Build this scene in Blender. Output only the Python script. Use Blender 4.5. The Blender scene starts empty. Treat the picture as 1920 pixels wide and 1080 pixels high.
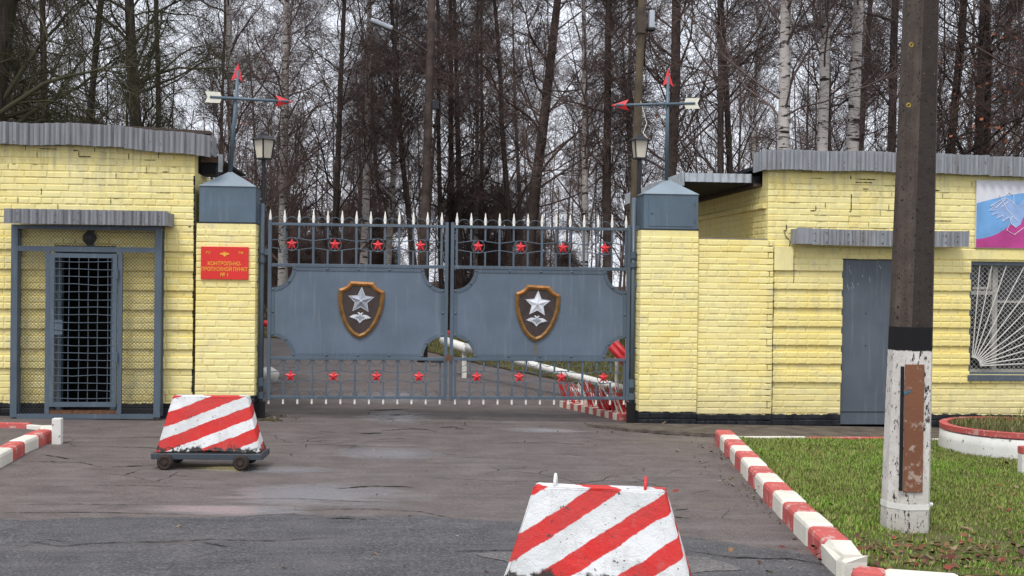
import bpy, bmesh, math, random
import numpy as np
from mathutils import Vector, Matrix

SC = bpy.context.scene
COL = SC.collection
random.seed(7)
RNG = np.random.default_rng(7)

# ------------------------------------------------------------------ camera
EYE = 1.75
F_PX, YAW, ROLL, PITCH = 2200.0, math.radians(5.0), 0.012, math.atan(20 / 2200.0)
cam_data = bpy.data.cameras.new("camera")
cam_data.sensor_width = 36.0
cam_data.lens = F_PX / 1920.0 * 36.0
cam_data.clip_start = 0.05
cam_data.clip_end = 2000.0
cam = bpy.data.objects.new("camera", cam_data)
COL.objects.link(cam)
fwd = Vector((math.sin(YAW) * math.cos(PITCH), math.cos(YAW) * math.cos(PITCH), -math.sin(PITCH)))
rgt0 = Vector((math.cos(YAW), -math.sin(YAW), 0))
up0 = rgt0.cross(fwd)
rgt = rgt0 * math.cos(ROLL) + up0 * math.sin(ROLL)
upv = rgt.cross(fwd)
cam.matrix_world = Matrix(((rgt.x, upv.x, -fwd.x, 0), (rgt.y, upv.y, -fwd.y, 0), (rgt.z, upv.z, -fwd.z, EYE), (0, 0, 0, 1)))
SC.camera = cam

# ------------------------------------------------------------------ sky, sun, exposure
SUN_EL, SUN_AZ = math.radians(58), math.radians(205)   # azimuth measured from +Y towards +X
world = bpy.data.worlds.new("World")
SC.world = world
world.use_nodes = True
wn = world.node_tree
wn.nodes.clear()
w_out = wn.nodes.new("ShaderNodeOutputWorld")
w_bg = wn.nodes.new("ShaderNodeBackground")
w_sky = wn.nodes.new("ShaderNodeTexSky")
w_sky.sky_type = 'NISHITA'
w_sky.sun_disc = False
w_sky.sun_elevation = SUN_EL
w_sky.sun_rotation = SUN_AZ
w_sky.air_density = 1.0
w_sky.dust_density = 3.0
w_sky.ozone_density = 1.0
w_hs = wn.nodes.new("ShaderNodeHueSaturation")
w_hs.inputs["Saturation"].default_value = 0.30
w_bg.inputs["Strength"].default_value = 0.13
w_mix = wn.nodes.new("ShaderNodeMix")          # closed cloud cover over the clear-sky model
w_mix.data_type = 'RGBA'
w_mix.inputs[0].default_value = 0.72
w_mix.inputs[7].default_value = (7.4, 7.75, 8.6, 1)
wn.links.new(w_sky.outputs[0], w_hs.inputs["Color"])
wn.links.new(w_hs.outputs[0], w_mix.inputs[6])
wn.links.new(w_mix.outputs[2], w_bg.inputs[0])
wn.links.new(w_bg.outputs[0], w_out.inputs[0])
sun_data = bpy.data.lights.new("sun", 'SUN')
sun_data.energy = 1.5
sun_data.angle = math.radians(16)
sun_data.color = (1.0, 0.97, 0.93)
sun = bpy.data.objects.new("sun", sun_data)
COL.objects.link(sun)
sdir = Vector((math.sin(SUN_AZ) * math.cos(SUN_EL), math.cos(SUN_AZ) * math.cos(SUN_EL), math.sin(SUN_EL)))
sun.rotation_euler = (-sdir).to_track_quat('-Z', 'Y').to_euler()
SC.view_settings.view_transform = 'Standard'
SC.view_settings.look = 'None'
SC.view_settings.exposure = 0.44
SC.view_settings.gamma = 1.0
SC.cycles.max_bounces = 5
SC.cycles.diffuse_bounces = 3

# ------------------------------------------------------------------ helpers
TILT = 0.014


def zg(x, y=0.0):
    return -TILT * x


def lin(r, g, b):
    f = lambda c: ((c / 255 + 0.055) / 1.055) ** 2.4 if c > 10 else c / 255 / 12.92
    return (f(r), f(g), f(b), 1)


ORG = {}


def tag(o, label=None, cat=None, group=None, kind=None):
    if label: o["label"] = label
    if cat: o["category"] = cat
    if group: o["group"] = group
    if kind: o["kind"] = kind
    return o


def empty(name, loc, label=None, cat=None, group=None, kind=None):
    o = bpy.data.objects.new(name, None)
    o.empty_display_size = 0.1
    COL.objects.link(o)
    o.location = loc
    ORG[o.name] = Vector(loc)
    return tag(o, label, cat, group, kind)


def link(name, me, parent=None, loc=None):
    o = bpy.data.objects.new(name, me)
    COL.objects.link(o)
    if parent is not None:
        o.parent = parent
    base = ORG[parent.name] if parent is not None else Vector((0, 0, 0))
    w = Vector(loc) if loc is not None else base.copy()
    o.location = w - base
    ORG[o.name] = w
    return o


class MB:
    """collects shapes in world coordinates and links them as one mesh"""
    def __init__(s):
        s.v, s.f, s.col = [], [], None
        s.M = Matrix.Identity(4)

    def add(s, vs, fs):
        n = len(s.v)
        s.v += [tuple(s.M @ Vector(p)) for p in vs]
        s.f += [tuple(i + n for i in f) for f in fs]
        return s

    def box(s, x0, x1, y0, y1, z0, z1, b=0.0):
        if b <= 0:
            return s.add([(x0, y0, z0), (x1, y0, z0), (x1, y1, z0), (x0, y1, z0), (x0, y0, z1), (x1, y0, z1), (x1, y1, z1), (x0, y1, z1)],
                         [(0, 3, 2, 1), (4, 5, 6, 7), (0, 1, 5, 4), (1, 2, 6, 5), (2, 3, 7, 6), (3, 0, 4, 7)])
        bm = bmesh.new()
        m = Matrix.Translation(((x0 + x1) / 2, (y0 + y1) / 2, (z0 + z1) / 2)) @ Matrix.Diagonal((x1 - x0, y1 - y0, z1 - z0, 1))
        bmesh.ops.create_cube(bm, size=1, matrix=m)
        bmesh.ops.bevel(bm, geom=bm.edges[:], offset=b, segments=2, affect='EDGES', profile=0.5)
        bm.verts.index_update()
        s.add([v.co for v in bm.verts], [[v.index for v in f.verts] for f in bm.faces])
        bm.free()
        return s

    def tube(s, pts, r, n=8, cap=True):
        pts = [Vector(p) for p in pts]
        rs = r if isinstance(r, (list, tuple)) else [r] * len(pts)
        vs, fs = [], []
        d0 = (pts[-1] - pts[0])
        if d0.length < 1e-6: d0 = Vector((0, 0, 1))
        ref = Vector((0, 0, 1)) if abs(d0.normalized().z) < 0.9 else Vector((0, 1, 0))
        for i, p in enumerate(pts):
            t = (pts[min(i + 1, len(pts) - 1)] - pts[max(i - 1, 0)])
            t = t.normalized() if t.length > 1e-9 else d0.normalized()
            a = t.cross(ref)
            a = a.normalized() if a.length > 1e-6 else t.orthogonal().normalized()
            b = a.cross(t)
            for k in range(n):
                w = 2 * math.pi * (k + 0.5) / n
                vs.append(p + (a * math.cos(w) + b * math.sin(w)) * rs[i])
        for i in range(len(pts) - 1):
            for k in range(n):
                k2 = (k + 1) % n
                fs.append((i * n + k, i * n + k2, (i + 1) * n + k2, (i + 1) * n + k))
        if cap:
            fs.append(tuple(range(n - 1, -1, -1)))
            m = (len(pts) - 1) * n
            fs.append(tuple(range(m, m + n)))
        return s.add(vs, fs)

    def ring(s, c, R, r, n=20, axis='y', a0=0.0, a1=2 * math.pi, k=5):
        full = abs(a1 - a0 - 2 * math.pi) < 1e-6
        pts = []
        for i in range(n + 1):
            w = a0 + (a1 - a0) * i / n
            pts.append((c[0] + R * math.cos(w), c[1], c[2] + R * math.sin(w)))
        vs, fs = [], []
        for i in range(n + 1):
            w = a0 + (a1 - a0) * i / n
            er = Vector((math.cos(w), 0, math.sin(w)))
            for j in range(k):
                q = 2 * math.pi * j / k
                vs.append(Vector(pts[i]) + er * (r * math.cos(q)) + Vector((0, 1, 0)) * (r * math.sin(q)))
        for i in range(n):
            for j in range(k):
                j2 = (j + 1) % k
                fs.append((i * k + j, (i + 1) * k + j, (i + 1) * k + j2, i * k + j2))
        return s.add(vs, fs)

    def prism(s, poly, y0, y1, bevel=0.0):
        """outline in x,z extruded from y0 (front) to y1"""
        n = len(poly)
        vs = [(p[0], y0, p[1]) for p in poly] + [(p[0], y1, p[1]) for p in poly]
        area = sum(poly[i][0] * poly[(i + 1) % n][1] - poly[(i + 1) % n][0] * poly[i][1] for i in range(n))
        fr = tuple(range(n)) if area > 0 else tuple(range(n - 1, -1, -1))
        fs = [fr, tuple(i + n for i in reversed(fr))]
        for i in range(n):
            j = (i + 1) % n
            fs.append((i, i + n, j + n, j) if area > 0 else (j, j + n, i + n, i))
        return s.add(vs, fs)

    def slab(s, poly, z0, z1):
        """outline in x,y extruded in z; z values are heights above the tilted ground"""
        n = len(poly)
        area = sum(poly[i][0] * poly[(i + 1) % n][1] - poly[(i + 1) % n][0] * poly[i][1] for i in range(n))
        if area < 0: poly = poly[::-1]
        vs = [(p[0], p[1], zg(p[0]) + z0) for p in poly] + [(p[0], p[1], zg(p[0]) + z1) for p in poly]
        fs = [tuple(range(n - 1, -1, -1)), tuple(range(n, 2 * n))]
        for i in range(n):
            j = (i + 1) % n
            fs.append((i, j, j + n, i + n))
        return s.add(vs, fs)

    def lathe(s, c, prof, n=16):
        vs, fs = [], []
        for (r, z) in prof:
            for k in range(n):
                w = 2 * math.pi * k / n
                vs.append((c[0] + r * math.cos(w), c[1] + r * math.sin(w), c[2] + z))
        for i in range(len(prof) - 1):
            for k in range(n):
                k2 = (k + 1) % n
                fs.append((i * n + k, i * n + k2, (i + 1) * n + k2, (i + 1) * n + k))
        fs.append(tuple(range(n - 1, -1, -1)))
        m = (len(prof) - 1) * n
        fs.append(tuple(range(m, m + n)))
        return s.add(vs, fs)

    def mesh(s, name, mat, org=Vector((0, 0, 0)), smooth=False):
        me = bpy.data.meshes.new(name)
        o = Vector(org)
        me.from_pydata([tuple(Vector(p) - o) for p in s.v], [], s.f)
        if mat: me.materials.append(mat)
        if smooth:
            me.polygons.foreach_set("use_smooth", [True] * len(me.polygons))
        me.update()
        return me

    def build(s, name, mat, parent=None, loc=None, smooth=False):
        w = Vector(loc) if loc is not None else (ORG[parent.name] if parent is not None else Vector((0, 0, 0)))
        return link(name, s.mesh(name, mat, w, smooth), parent, w)


# ------------------------------------------------------------------ materials
class NT:
    def __init__(s, name, rough=0.6, metal=0.0, spec=0.4):
        m = bpy.data.materials.new(name)
        m.use_nodes = True
        s.m, s.t = m, m.node_tree
        s.b = s.t.nodes["Principled BSDF"]
        s.b.inputs["Roughness"].default_value = rough
        s.b.inputs["Metallic"].default_value = metal
        s.b.inputs["Specular IOR Level"].default_value = spec

    def n(s, kind, **kw):
        x = s.t.nodes.new("ShaderNode" + kind)
        for k, v in kw.items():
            if k in x.inputs: x.inputs[k].default_value = v
            else: setattr(x, k, v)
        return x

    def l(s, a, b): s.t.links.new(a, b)

    def set(s, sock, val):
        if hasattr(val, "is_linked"): s.l(val, sock)
        else: sock.default_value = val

    def pos(s, obj=False, scale=None):
        o = s.n("TexCoord").outputs["Object"] if obj else s.n("NewGeometry").outputs["Position"]
        if scale:
            mp = s.n("Mapping")
            s.l(o, mp.inputs["Vector"])
            mp.inputs["Scale"].default_value = scale
            o = mp.outputs[0]
        return o

    def noise(s, vec, scale, detail=4, rough=0.55, dist=0.0):
        x = s.n("TexNoise")
        s.l(vec, x.inputs["Vector"])
        x.inputs["Scale"].default_value = scale
        x.inputs["Detail"].default_value = detail
        x.inputs["Roughness"].default_value = rough
        x.inputs["Distortion"].default_value = dist
        return x.outputs["Fac"]

    def ramp(s, fac, a, b, lo=0.0, hi=1.0):
        x = s.n("MapRange")
        s.l(fac, x.inputs["Value"])
        for k, v in (("From Min", a), ("From Max", b), ("To Min", lo), ("To Max", hi)):
            x.inputs[k].default_value = v
        return x.outputs[0]

    def mix(s, fac, a, b):
        x = s.n("Mix", data_type='RGBA')
        s.set(x.inputs[0], fac)
        s.set(x.inputs[6], a)
        s.set(x.inputs[7], b)
        return x.outputs[2]

    def math(s, op, a, b=0.0):
        x = s.n("Math", operation=op)
        s.set(x.inputs[0], a)
        s.set(x.inputs[1], b)
        return x.outputs[0]

    def bump(s, h, strength=0.4, dist=0.01):
        x = s.n("Bump")
        s.l(h, x.inputs["Height"])
        x.inputs["Strength"].default_value = strength
        x.inputs["Distance"].default_value = dist
        s.l(x.outputs[0], s.b.inputs["Normal"])

    def color(s, v): s.set(s.b.inputs["Base Color"], v)

    def rough(s, v): s.set(s.b.inputs["Roughness"], v)


def xyz(nt, vec):
    x = nt.n("SeparateXYZ")
    nt.l(vec, x.inputs[0])
    return x.outputs


def plain(name, col, rough=0.55, var=0.25, scale=12.0, spec=0.4, metal=0.0, bump=0.15):
    nt = NT(name, rough, metal, spec)
    p = nt.pos()
    n1, n2 = nt.noise(p, scale, 5), nt.noise(p, scale * 9, 3)
    dark = tuple(c * (1 - var) for c in col[:3]) + (1,)
    lite = tuple(min(1, c * (1 + var * 0.6)) for c in col[:3]) + (1,)
    nt.color(nt.mix(nt.ramp(n1, 0.3, 0.7), dark, lite))
    nt.rough(nt.ramp(n1, 0.3, 0.7, rough - 0.08, min(1, rough + 0.1)))
    if bump: nt.bump(n2, bump, 0.004)
    return nt.m


def yellow_paint(name, z_tar):
    """yellow limewash over brick; tar-black plinth below z_tar, with dirt, bare and repainted patches"""
    nt = NT(name, 0.85, 0, 0.2)
    p = nt.pos()
    big, mid, fine = nt.noise(p, 0.9, 4), nt.noise(p, 5, 6, 0.65), nt.noise(p, 60, 4, 0.6)
    rnd = nt.n("ObjectInfo").outputs["Random"]
    c = nt.mix(rnd, (0.80, 0.665, 0.245, 1), (0.835, 0.735, 0.335, 1))
    c = nt.mix(nt.ramp(big, 0.42, 0.66, 0.0, 0.7), c, (0.83, 0.74, 0.38, 1))
    c = nt.mix(nt.ramp(mid, 0.57, 0.76, 0.0, 0.60), c, (0.50, 0.49, 0.38, 1))
    st = nt.noise(nt.pos(scale=(3.0, 3.0, 0.7)), 2.4, 5, 0.6)
    c = nt.mix(nt.ramp(st, 0.52, 0.74, 0.0, 0.50), c, (0.52, 0.47, 0.28, 1))
    run = nt.noise(nt.pos(scale=(7.0, 7.0, 0.45)), 1.8, 5, 0.65)
    zz = xyz(nt, p)[2]
    high = nt.ramp(zz, 2.5, 3.2)
    c = nt.mix(nt.math('MULTIPLY', nt.ramp(run, 0.50, 0.68, 0, 0.75), high), c, (0.40, 0.38, 0.27, 1))
    splash = nt.ramp(nt.math('ADD', zz, nt.math('MULTIPLY', nt.noise(p, 4, 4), 0.5)), 0.78, 0.35, 0, 0.5)
    c = nt.mix(splash, c, (0.50, 0.43, 0.24, 1))
    chip = nt.math('MULTIPLY', nt.ramp(fine, 0.63, 0.67), nt.ramp(nt.noise(p, 2.1, 3), 0.50, 0.60))
    c = nt.mix(nt.math('MULTIPLY', chip, 0.7), c, (0.16, 0.12, 0.08, 1))
    z = xyz(nt, p)[2]
    edge = nt.math('ADD', z, nt.math('MULTIPLY', nt.math('SUBTRACT', nt.noise(p, 9, 4), 0.5), 0.07))
    tar = nt.ramp(edge, z_tar - 0.004, z_tar + 0.004, 1.0, 0.0)
    tarc = nt.mix(nt.ramp(mid, 0.4, 0.75), (0.010, 0.011, 0.014, 1), (0.035, 0.035, 0.04, 1))
    nt.color(nt.mix(tar, c, tarc))
    nt.rough(nt.ramp(tar, 0, 1, 0.85, 0.5))
    nt.bump(nt.math('ADD', fine, nt.math('MULTIPLY', mid, 2.0)), 0.35, 0.006)
    return nt.m


def corrugated_mat(name, base):
    nt = NT(name, 0.5, 0.25, 0.4)
    p = nt.pos()
    streak = nt.noise(nt.pos(scale=(9, 9, 0.6)), 2.5, 5, 0.65)
    n2 = nt.noise(p, 3, 5)
    fine = nt.noise(p, 70, 3)
    c = nt.mix(nt.ramp(streak, 0.3, 0.7), tuple(x * 0.62 for x in base[:3]) + (1,), tuple(min(1, x * 1.15) for x in base[:3]) + (1,))
    c = nt.mix(nt.ramp(n2, 0.55, 0.75, 0, 0.5), c, (0.20, 0.17, 0.15, 1))
    c = nt.mix(nt.ramp(nt.noise(p, 24, 2), 0.70, 0.74, 0, 0.9), c, (0.09, 0.05, 0.035, 1))
    nt.color(c)
    nt.bump(fine, 0.1, 0.002)
    return nt.m


def metal_paint(name, col, rust=0.5, rough=0.42):
    nt = NT(name, rough, 0.0, 0.5)
    p = nt.pos()
    n1, n2, f = nt.noise(p, 2.2, 5), nt.noise(p, 14, 5, 0.65), nt.noise(p, 140, 3)
    c = nt.mix(nt.ramp(n1, 0.3, 0.7), tuple(x * 0.84 for x in col[:3]) + (1,), tuple(x * 1.12 for x in col[:3]) + (1,))
    drip = nt.noise(nt.pos(scale=(14, 14, 0.9)), 1.6, 5, 0.6)
    c = nt.mix(nt.ramp(drip, 0.55, 0.76, 0, 0.42), c, (0.21, 0.235, 0.25, 1))
    c = nt.mix(nt.math('MULTIPLY', nt.ramp(n2, 0.69, 0.74), rust), c, (0.10, 0.045, 0.022, 1))
    nt.color(c)
    nt.rough(nt.ramp(n2, 0.3, 0.7, rough - 0.08, rough + 0.16))
    nt.bump(nt.math('ADD', nt.math('ADD', f, nt.math('MULTIPLY', n2, 1.5)), nt.math('MULTIPLY', nt.noise(p, 1.6, 2), 14.0)), 0.22, 0.003)
    return nt.m


def flaky(name, top, under, amount=0.60, scale=22, rough=0.7, bump=0.5):
    """paint over concrete with pits and flaked spots"""
    nt = NT(name, rough, 0, 0.3)
    p = nt.pos()
    n1, n2 = nt.noise(p, scale, 6, 0.7), nt.noise(p, scale * 5, 4, 0.6)
    big = nt.noise(p, 3, 4)
    c = nt.mix(nt.ramp(big, 0.35, 0.7), top, tuple(x * 0.82 for x in top[:3]) + (1,))
    c = nt.mix(nt.ramp(n1, amount, amount + 0.05), c, under)
    nt.color(c)
    nt.bump(nt.math('ADD', n1, n2), bump, 0.006)
    return nt.m


def stripes(name, slope, period, phase, fill=0.47):
    """diagonal red and white barrier paint on rough concrete (object coordinates)"""
    nt = NT(name, 0.62, 0, 0.35)
    p = nt.pos(obj=True)
    x, y, z = xyz(nt, p)
    w = nt.math('MULTIPLY', nt.math('SUBTRACT', nt.noise(p, 7, 5, 0.7), 0.5), 0.045)
    v = nt.math('ADD', nt.math('SUBTRACT', z, nt.math('MULTIPLY', nt.math('ADD', x, nt.math('MULTIPLY', y, 0.9)), slope)), w)
    v = nt.math('FRACT', nt.math('ADD', nt.math('DIVIDE', v, period), phase + 10))
    red = nt.ramp(nt.math('ABSOLUTE', nt.math('SUBTRACT', v, 0.5)), fill / 2 - 0.012, fill / 2 + 0.012, 1, 0)
    big, fine = nt.noise(p, 4, 5), nt.noise(p, 110, 4, 0.6)
    wc = nt.mix(nt.ramp(big, 0.35, 0.7), (0.74, 0.75, 0.75, 1), (0.54, 0.55, 0.54, 1))
    rc = nt.mix(nt.ramp(big, 0.35, 0.7), (0.60, 0.025, 0.022, 1), (0.50, 0.05, 0.045, 1))
    c = nt.mix(red, wc, rc)
    pit = nt.math('MULTIPLY', nt.ramp(nt.noise(p, 42, 4, 0.6), 0.635, 0.66), nt.ramp(nt.noise(p, 8, 3), 0.44, 0.54))
    c = nt.mix(pit, c, (0.07, 0.06, 0.055, 1))
    low = nt.ramp(nt.math('ADD', z, nt.math('MULTIPLY', nt.noise(p, 11, 5), 0.16)), 0.265, 0.285, 1, 0)
    c = nt.mix(nt.math('MULTIPLY', low, nt.ramp(nt.noise(p, 20, 4), 0.40, 0.48)), c, (0.035, 0.033, 0.03, 1))
    scuff = nt.noise(nt.pos(obj=True, scale=(1.5, 1.5, 0.35)), 6, 5, 0.7)
    c = nt.mix(nt.ramp(scuff, 0.56, 0.76, 0, 0.45), c, (0.24, 0.20, 0.18, 1))
    nt.color(c)
    nt.bump(nt.math('ADD', fine, nt.math('MULTIPLY', nt.noise(p, 26, 5, 0.65), 2)), 0.55, 0.006)
    return nt.m


def asphalt(name, c1, c2, wet=True, grain=0.5, damp_sheen=()):
    nt = NT(name, 0.75, 0, 0.4)
    p = nt.pos()
    big = nt.noise(nt.pos(scale=(0.35, 1.0, 1)), 0.9, 5, 0.6, 0.6)
    mid, fine, gr = nt.noise(p, 2.6, 6, 0.65), nt.noise(p, 26, 4, 0.6), nt.noise(p, 52, 4, 0.8)
    c = nt.mix(nt.ramp(mid, 0.3, 0.72), c1, c2)
    c = nt.mix(nt.ramp(gr, 0.52, 0.70, 0, grain), c, tuple(min(1, x * 2.4) for x in c2[:3]) + (1,))
    c = nt.mix(nt.ramp(gr, 0.47, 0.33, 0, grain), c, tuple(x * 0.35 for x in c1[:3]) + (1,))
    c = nt.mix(nt.ramp(fine, 0.62, 0.78, 0, 0.5), c, tuple(x * 0.5 for x in c1[:3]) + (1,))
    streak = nt.noise(nt.pos(scale=(0.5, 3.4, 1)), 2.6, 6, 0.7, 0.4)
    c = nt.mix(nt.ramp(streak, 0.52, 0.72, 0, 0.55), c, tuple(x * 0.42 for x in c1[:3]) + (1,))
    pale = nt.noise(nt.pos(scale=(0.6, 2.4, 1)), 1.7, 5, 0.65)
    c = nt.mix(nt.ramp(pale, 0.52, 0.74, 0, 0.45), c, (c2[0] * 1.42, c2[0] * 1.30, c2[0] * 1.28, 1))
    blob = None
    for (bx, by, rx, ry) in damp_sheen:
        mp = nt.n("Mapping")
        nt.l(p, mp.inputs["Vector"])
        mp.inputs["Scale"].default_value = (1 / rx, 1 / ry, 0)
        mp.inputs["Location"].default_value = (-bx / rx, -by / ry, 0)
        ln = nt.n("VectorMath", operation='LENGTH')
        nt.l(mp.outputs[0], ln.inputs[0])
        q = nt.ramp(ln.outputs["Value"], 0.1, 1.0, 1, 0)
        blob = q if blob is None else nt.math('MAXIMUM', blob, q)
    vor = nt.n("TexVoronoi", feature='DISTANCE_TO_EDGE')
    wv = nt.n("Mix", data_type='VECTOR')
    wv.inputs[0].default_value = 0.18
    nt.l(p, wv.inputs[4])
    ns = nt.n("TexNoise")
    ns.inputs["Scale"].default_value = 3.0
    nt.l(p, ns.inputs["Vector"])
    nt.l(ns.outputs["Color"], wv.inputs[5])
    nt.l(wv.outputs[1], vor.inputs["Vector"])
    vor.inputs["Scale"].default_value = 2.3
    crack = nt.math('MULTIPLY', nt.ramp(vor.outputs["Distance"], 0.004, 0.014, 1, 0), nt.ramp(nt.noise(p, 0.55, 3), 0.56, 0.62))
    c = nt.mix(crack, c, (0.012, 0.011, 0.010, 1))
    nt.color(c)
    if wet:
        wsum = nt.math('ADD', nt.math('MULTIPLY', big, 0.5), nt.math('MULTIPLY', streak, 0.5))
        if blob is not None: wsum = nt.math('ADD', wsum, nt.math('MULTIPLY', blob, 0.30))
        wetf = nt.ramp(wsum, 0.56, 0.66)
        sky_sheen = nt.mix(nt.ramp(gr, 0.3, 0.7), (0.17, 0.16, 0.165, 1), (0.27, 0.255, 0.26, 1))  # pale sky reflection on the wet patches, painted into the base colour
        if blob is not None: c = nt.mix(nt.math('MULTIPLY', nt.math('MULTIPLY', wetf, blob), 1.25), c, sky_sheen)
        nt.color(c)
        nt.rough(nt.ramp(wetf, 0, 1, 0.78, 0.26))
        nt.set(nt.b.inputs["Specular IOR Level"], nt.ramp(wetf, 0, 1, 0.35, 0.75))
        h = nt.math('MULTIPLY', nt.math('ADD', gr, nt.math('MULTIPLY', fine, 1.4)), nt.ramp(wetf, 0, 1, 1.0, 0.25))
    else:
        h = nt.math('ADD', gr, nt.math('MULTIPLY', fine, 1.4))
    nt.bump(nt.math('SUBTRACT', h, nt.math('MULTIPLY', crack, 2.0)), 0.5, 0.006)
    return nt.m


def vcol_mat(name, rough=0.7, spec=0.25, sss=False):
    nt = NT(name, rough, 0, spec)
    a = nt.n("Attribute", attribute_name="tint")
    nt.color(a.outputs["Color"])
    return nt.m


M = {}
M['y_left'] = yellow_paint("yellow_brick_left", 0.215)
M['y_pier_l'] = yellow_paint("yellow_brick_pier_left", 0.31)
M['y_pier_r'] = yellow_paint("yellow_brick_pier_right", 0.135)
M['y_right'] = yellow_paint("yellow_brick_right", 0.10)
M['corr_l'] = corrugated_mat("corrugated_left", (0.25, 0.255, 0.268))
M['corr_r'] = corrugated_mat("corrugated_right", (0.30, 0.312, 0.330))
M['gate'] = metal_paint("gate_paint", (0.070, 0.098, 0.128), 0.8)
M['panel'] = metal_paint("panel_paint", (0.098, 0.130, 0.170), 0.45)
M['cap'] = metal_paint("cap_paint", (0.080, 0.118, 0.152), 0.4)
M['cap_top'] = metal_paint("cap_roof", (0.22, 0.27, 0.31), 0.3)
M['dark'] = plain("dark_iron", (0.018, 0.018, 0.022, 1), 0.5)
M['black'] = plain("black", (0.008, 0.008, 0.009, 1), 0.8)
M['red'] = metal_paint("red_paint", (0.60, 0.022, 0.030), 0.0, 0.45)
M['white'] = plain("white_paint", (0.74, 0.74, 0.70, 1), 0.55, 0.18, 20)
M['spear'] = plain("spear_paint", (0.74, 0.72, 0.66, 1), 0.5, 0.2, 40)
M['cream'] = plain("cream_paint", (0.72, 0.70, 0.58, 1), 0.5, 0.12, 15)
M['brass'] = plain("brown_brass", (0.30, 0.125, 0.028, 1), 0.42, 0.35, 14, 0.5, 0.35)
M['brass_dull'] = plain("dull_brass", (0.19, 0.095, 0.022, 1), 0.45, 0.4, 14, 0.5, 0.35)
M['shield'] = plain("shield_field", (0.045, 0.030, 0.026, 1), 0.6, 0.4, 10)
M['steel'] = plain("grey_steel", (0.33, 0.35, 0.39, 1), 0.4, 0.2, 10, 0.5, 0.6)
M['silver'] = plain("silver_paint", (0.68, 0.70, 0.73, 1), 0.35, 0.2, 18, 0.5, 0.4)
M['rust'] = plain("rust", (0.13, 0.06, 0.03, 1), 0.8, 0.5, 30)
M['wood'] = plain("grey_wood", (0.075, 0.055, 0.042, 1), 0.85, 0.45, 8)
M['sign_red'] = plain("sign_red", (0.66, 0.028, 0.022, 1), 0.4, 0.06, 6, bump=0)
M['sign_gold'] = plain("sign_gold", (0.80, 0.40, 0.04, 1), 0.5, 0.1, 20, bump=0)
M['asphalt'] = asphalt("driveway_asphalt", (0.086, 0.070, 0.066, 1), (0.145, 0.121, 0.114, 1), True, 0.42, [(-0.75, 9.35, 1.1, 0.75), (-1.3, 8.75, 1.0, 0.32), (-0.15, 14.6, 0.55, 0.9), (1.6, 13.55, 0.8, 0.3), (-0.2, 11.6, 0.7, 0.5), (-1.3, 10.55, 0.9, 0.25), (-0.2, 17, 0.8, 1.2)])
M['asphalt2'] = asphalt("street_asphalt", (0.050, 0.049, 0.054, 1), (0.098, 0.093, 0.095, 1), True, 0.85)
M['patch'] = asphalt("coarse_asphalt", (0.085, 0.080, 0.080, 1), (0.14, 0.13, 0.128, 1), False, 0.8)
M['crack'] = plain("crack", (0.012, 0.011, 0.010, 1), 0.9)
M['pave'] = plain("pavement", (0.115, 0.095, 0.078, 1), 0.9, 0.45, 6, 0.2, 0, 0.6)
M['soil'] = plain("soil", (0.075, 0.062, 0.034, 1), 0.95, 0.5, 5, 0.1, 0, 0.6)
M['floor'] = plain("forest_floor", (0.060, 0.043, 0.030, 1), 0.95, 0.5, 2, 0.1, 0, 0.6)
M['k_red'] = flaky("kerb_red", (0.52, 0.105, 0.095, 1), (0.52, 0.30, 0.27, 1), 0.55, 9)
M['k_white'] = flaky("kerb_white", (0.72, 0.69, 0.60, 1), (0.30, 0.27, 0.23, 1), 0.66, 14)
M['white_conc'] = flaky("white_concrete", (0.68, 0.67, 0.63, 1), (0.16, 0.14, 0.12, 1), 0.60, 16)
M['door'] = metal_paint("door_paint", (0.078, 0.096, 0.118), 0.3)
M['wframe'] = plain("window_frame", (0.40, 0.38, 0.35, 1), 0.7, 0.25, 20)
M['wbar'] = plain("window_bar", (0.58, 0.56, 0.52, 1), 0.6, 0.2, 20)
M['concrete'] = plain("concrete", (0.24, 0.22, 0.20, 1), 0.9, 0.3, 8, 0.2, 0, 0.5)
M['felt'] = plain("tar_felt", (0.011, 0.011, 0.014, 1), 0.8, 0.5, 6)
M['fascia_wood'] = plain("fascia_wood", (0.14, 0.085, 0.055, 1), 0.85, 0.4, 10)
M['galv'] = plain("galvanised", (0.42, 0.45, 0.48, 1), 0.45, 0.2, 12, 0.5, 0.3)


def glass_mat(name, col, rough=0.08):
    nt = NT(name, rough, 0, 0.6)
    nt.color(col)
    return nt.m


M['pane'] = glass_mat("dark_glass", (0.018, 0.019, 0.022, 1))
M['lamp_pane'] = plain("frosted_pane", (0.62, 0.57, 0.46, 1), 0.35, 0.08, 6, bump=0)


def bark(name, birch):
    nt = NT(name, 0.9, 0, 0.15)
    p = nt.pos()
    if birch:
        band = nt.noise(nt.pos(scale=(1.2, 1.2, 5.5)), 2.6, 4, 0.6)
        big = nt.noise(p, 1.5, 4)
        c = nt.mix(nt.ramp(big, 0.3, 0.7), (0.60, 0.56, 0.52, 1), (0.40, 0.36, 0.33, 1))
        c = nt.mix(nt.ramp(band, 0.56, 0.61), c, (0.030, 0.024, 0.022, 1))
        c = nt.mix(nt.ramp(nt.noise(nt.pos(scale=(1, 1, 9)), 9, 3), 0.60, 0.66, 0, 0.8), c, (0.07, 0.055, 0.05, 1))
    else:
        band = nt.noise(nt.pos(scale=(6, 6, 0.8)), 4, 5, 0.65)
        c = nt.mix(nt.ramp(band, 0.35, 0.65), (0.024, 0.018, 0.017, 1), (0.085, 0.066, 0.058, 1))
        c = nt.mix(nt.ramp(nt.noise(p, 1.2, 4), 0.56, 0.70, 0, 0.6), c, (0.060, 0.055, 0.022, 1))
    nt.color(c)
    nt.bump(band, 0.6, 0.02)
    return nt.m


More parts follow.
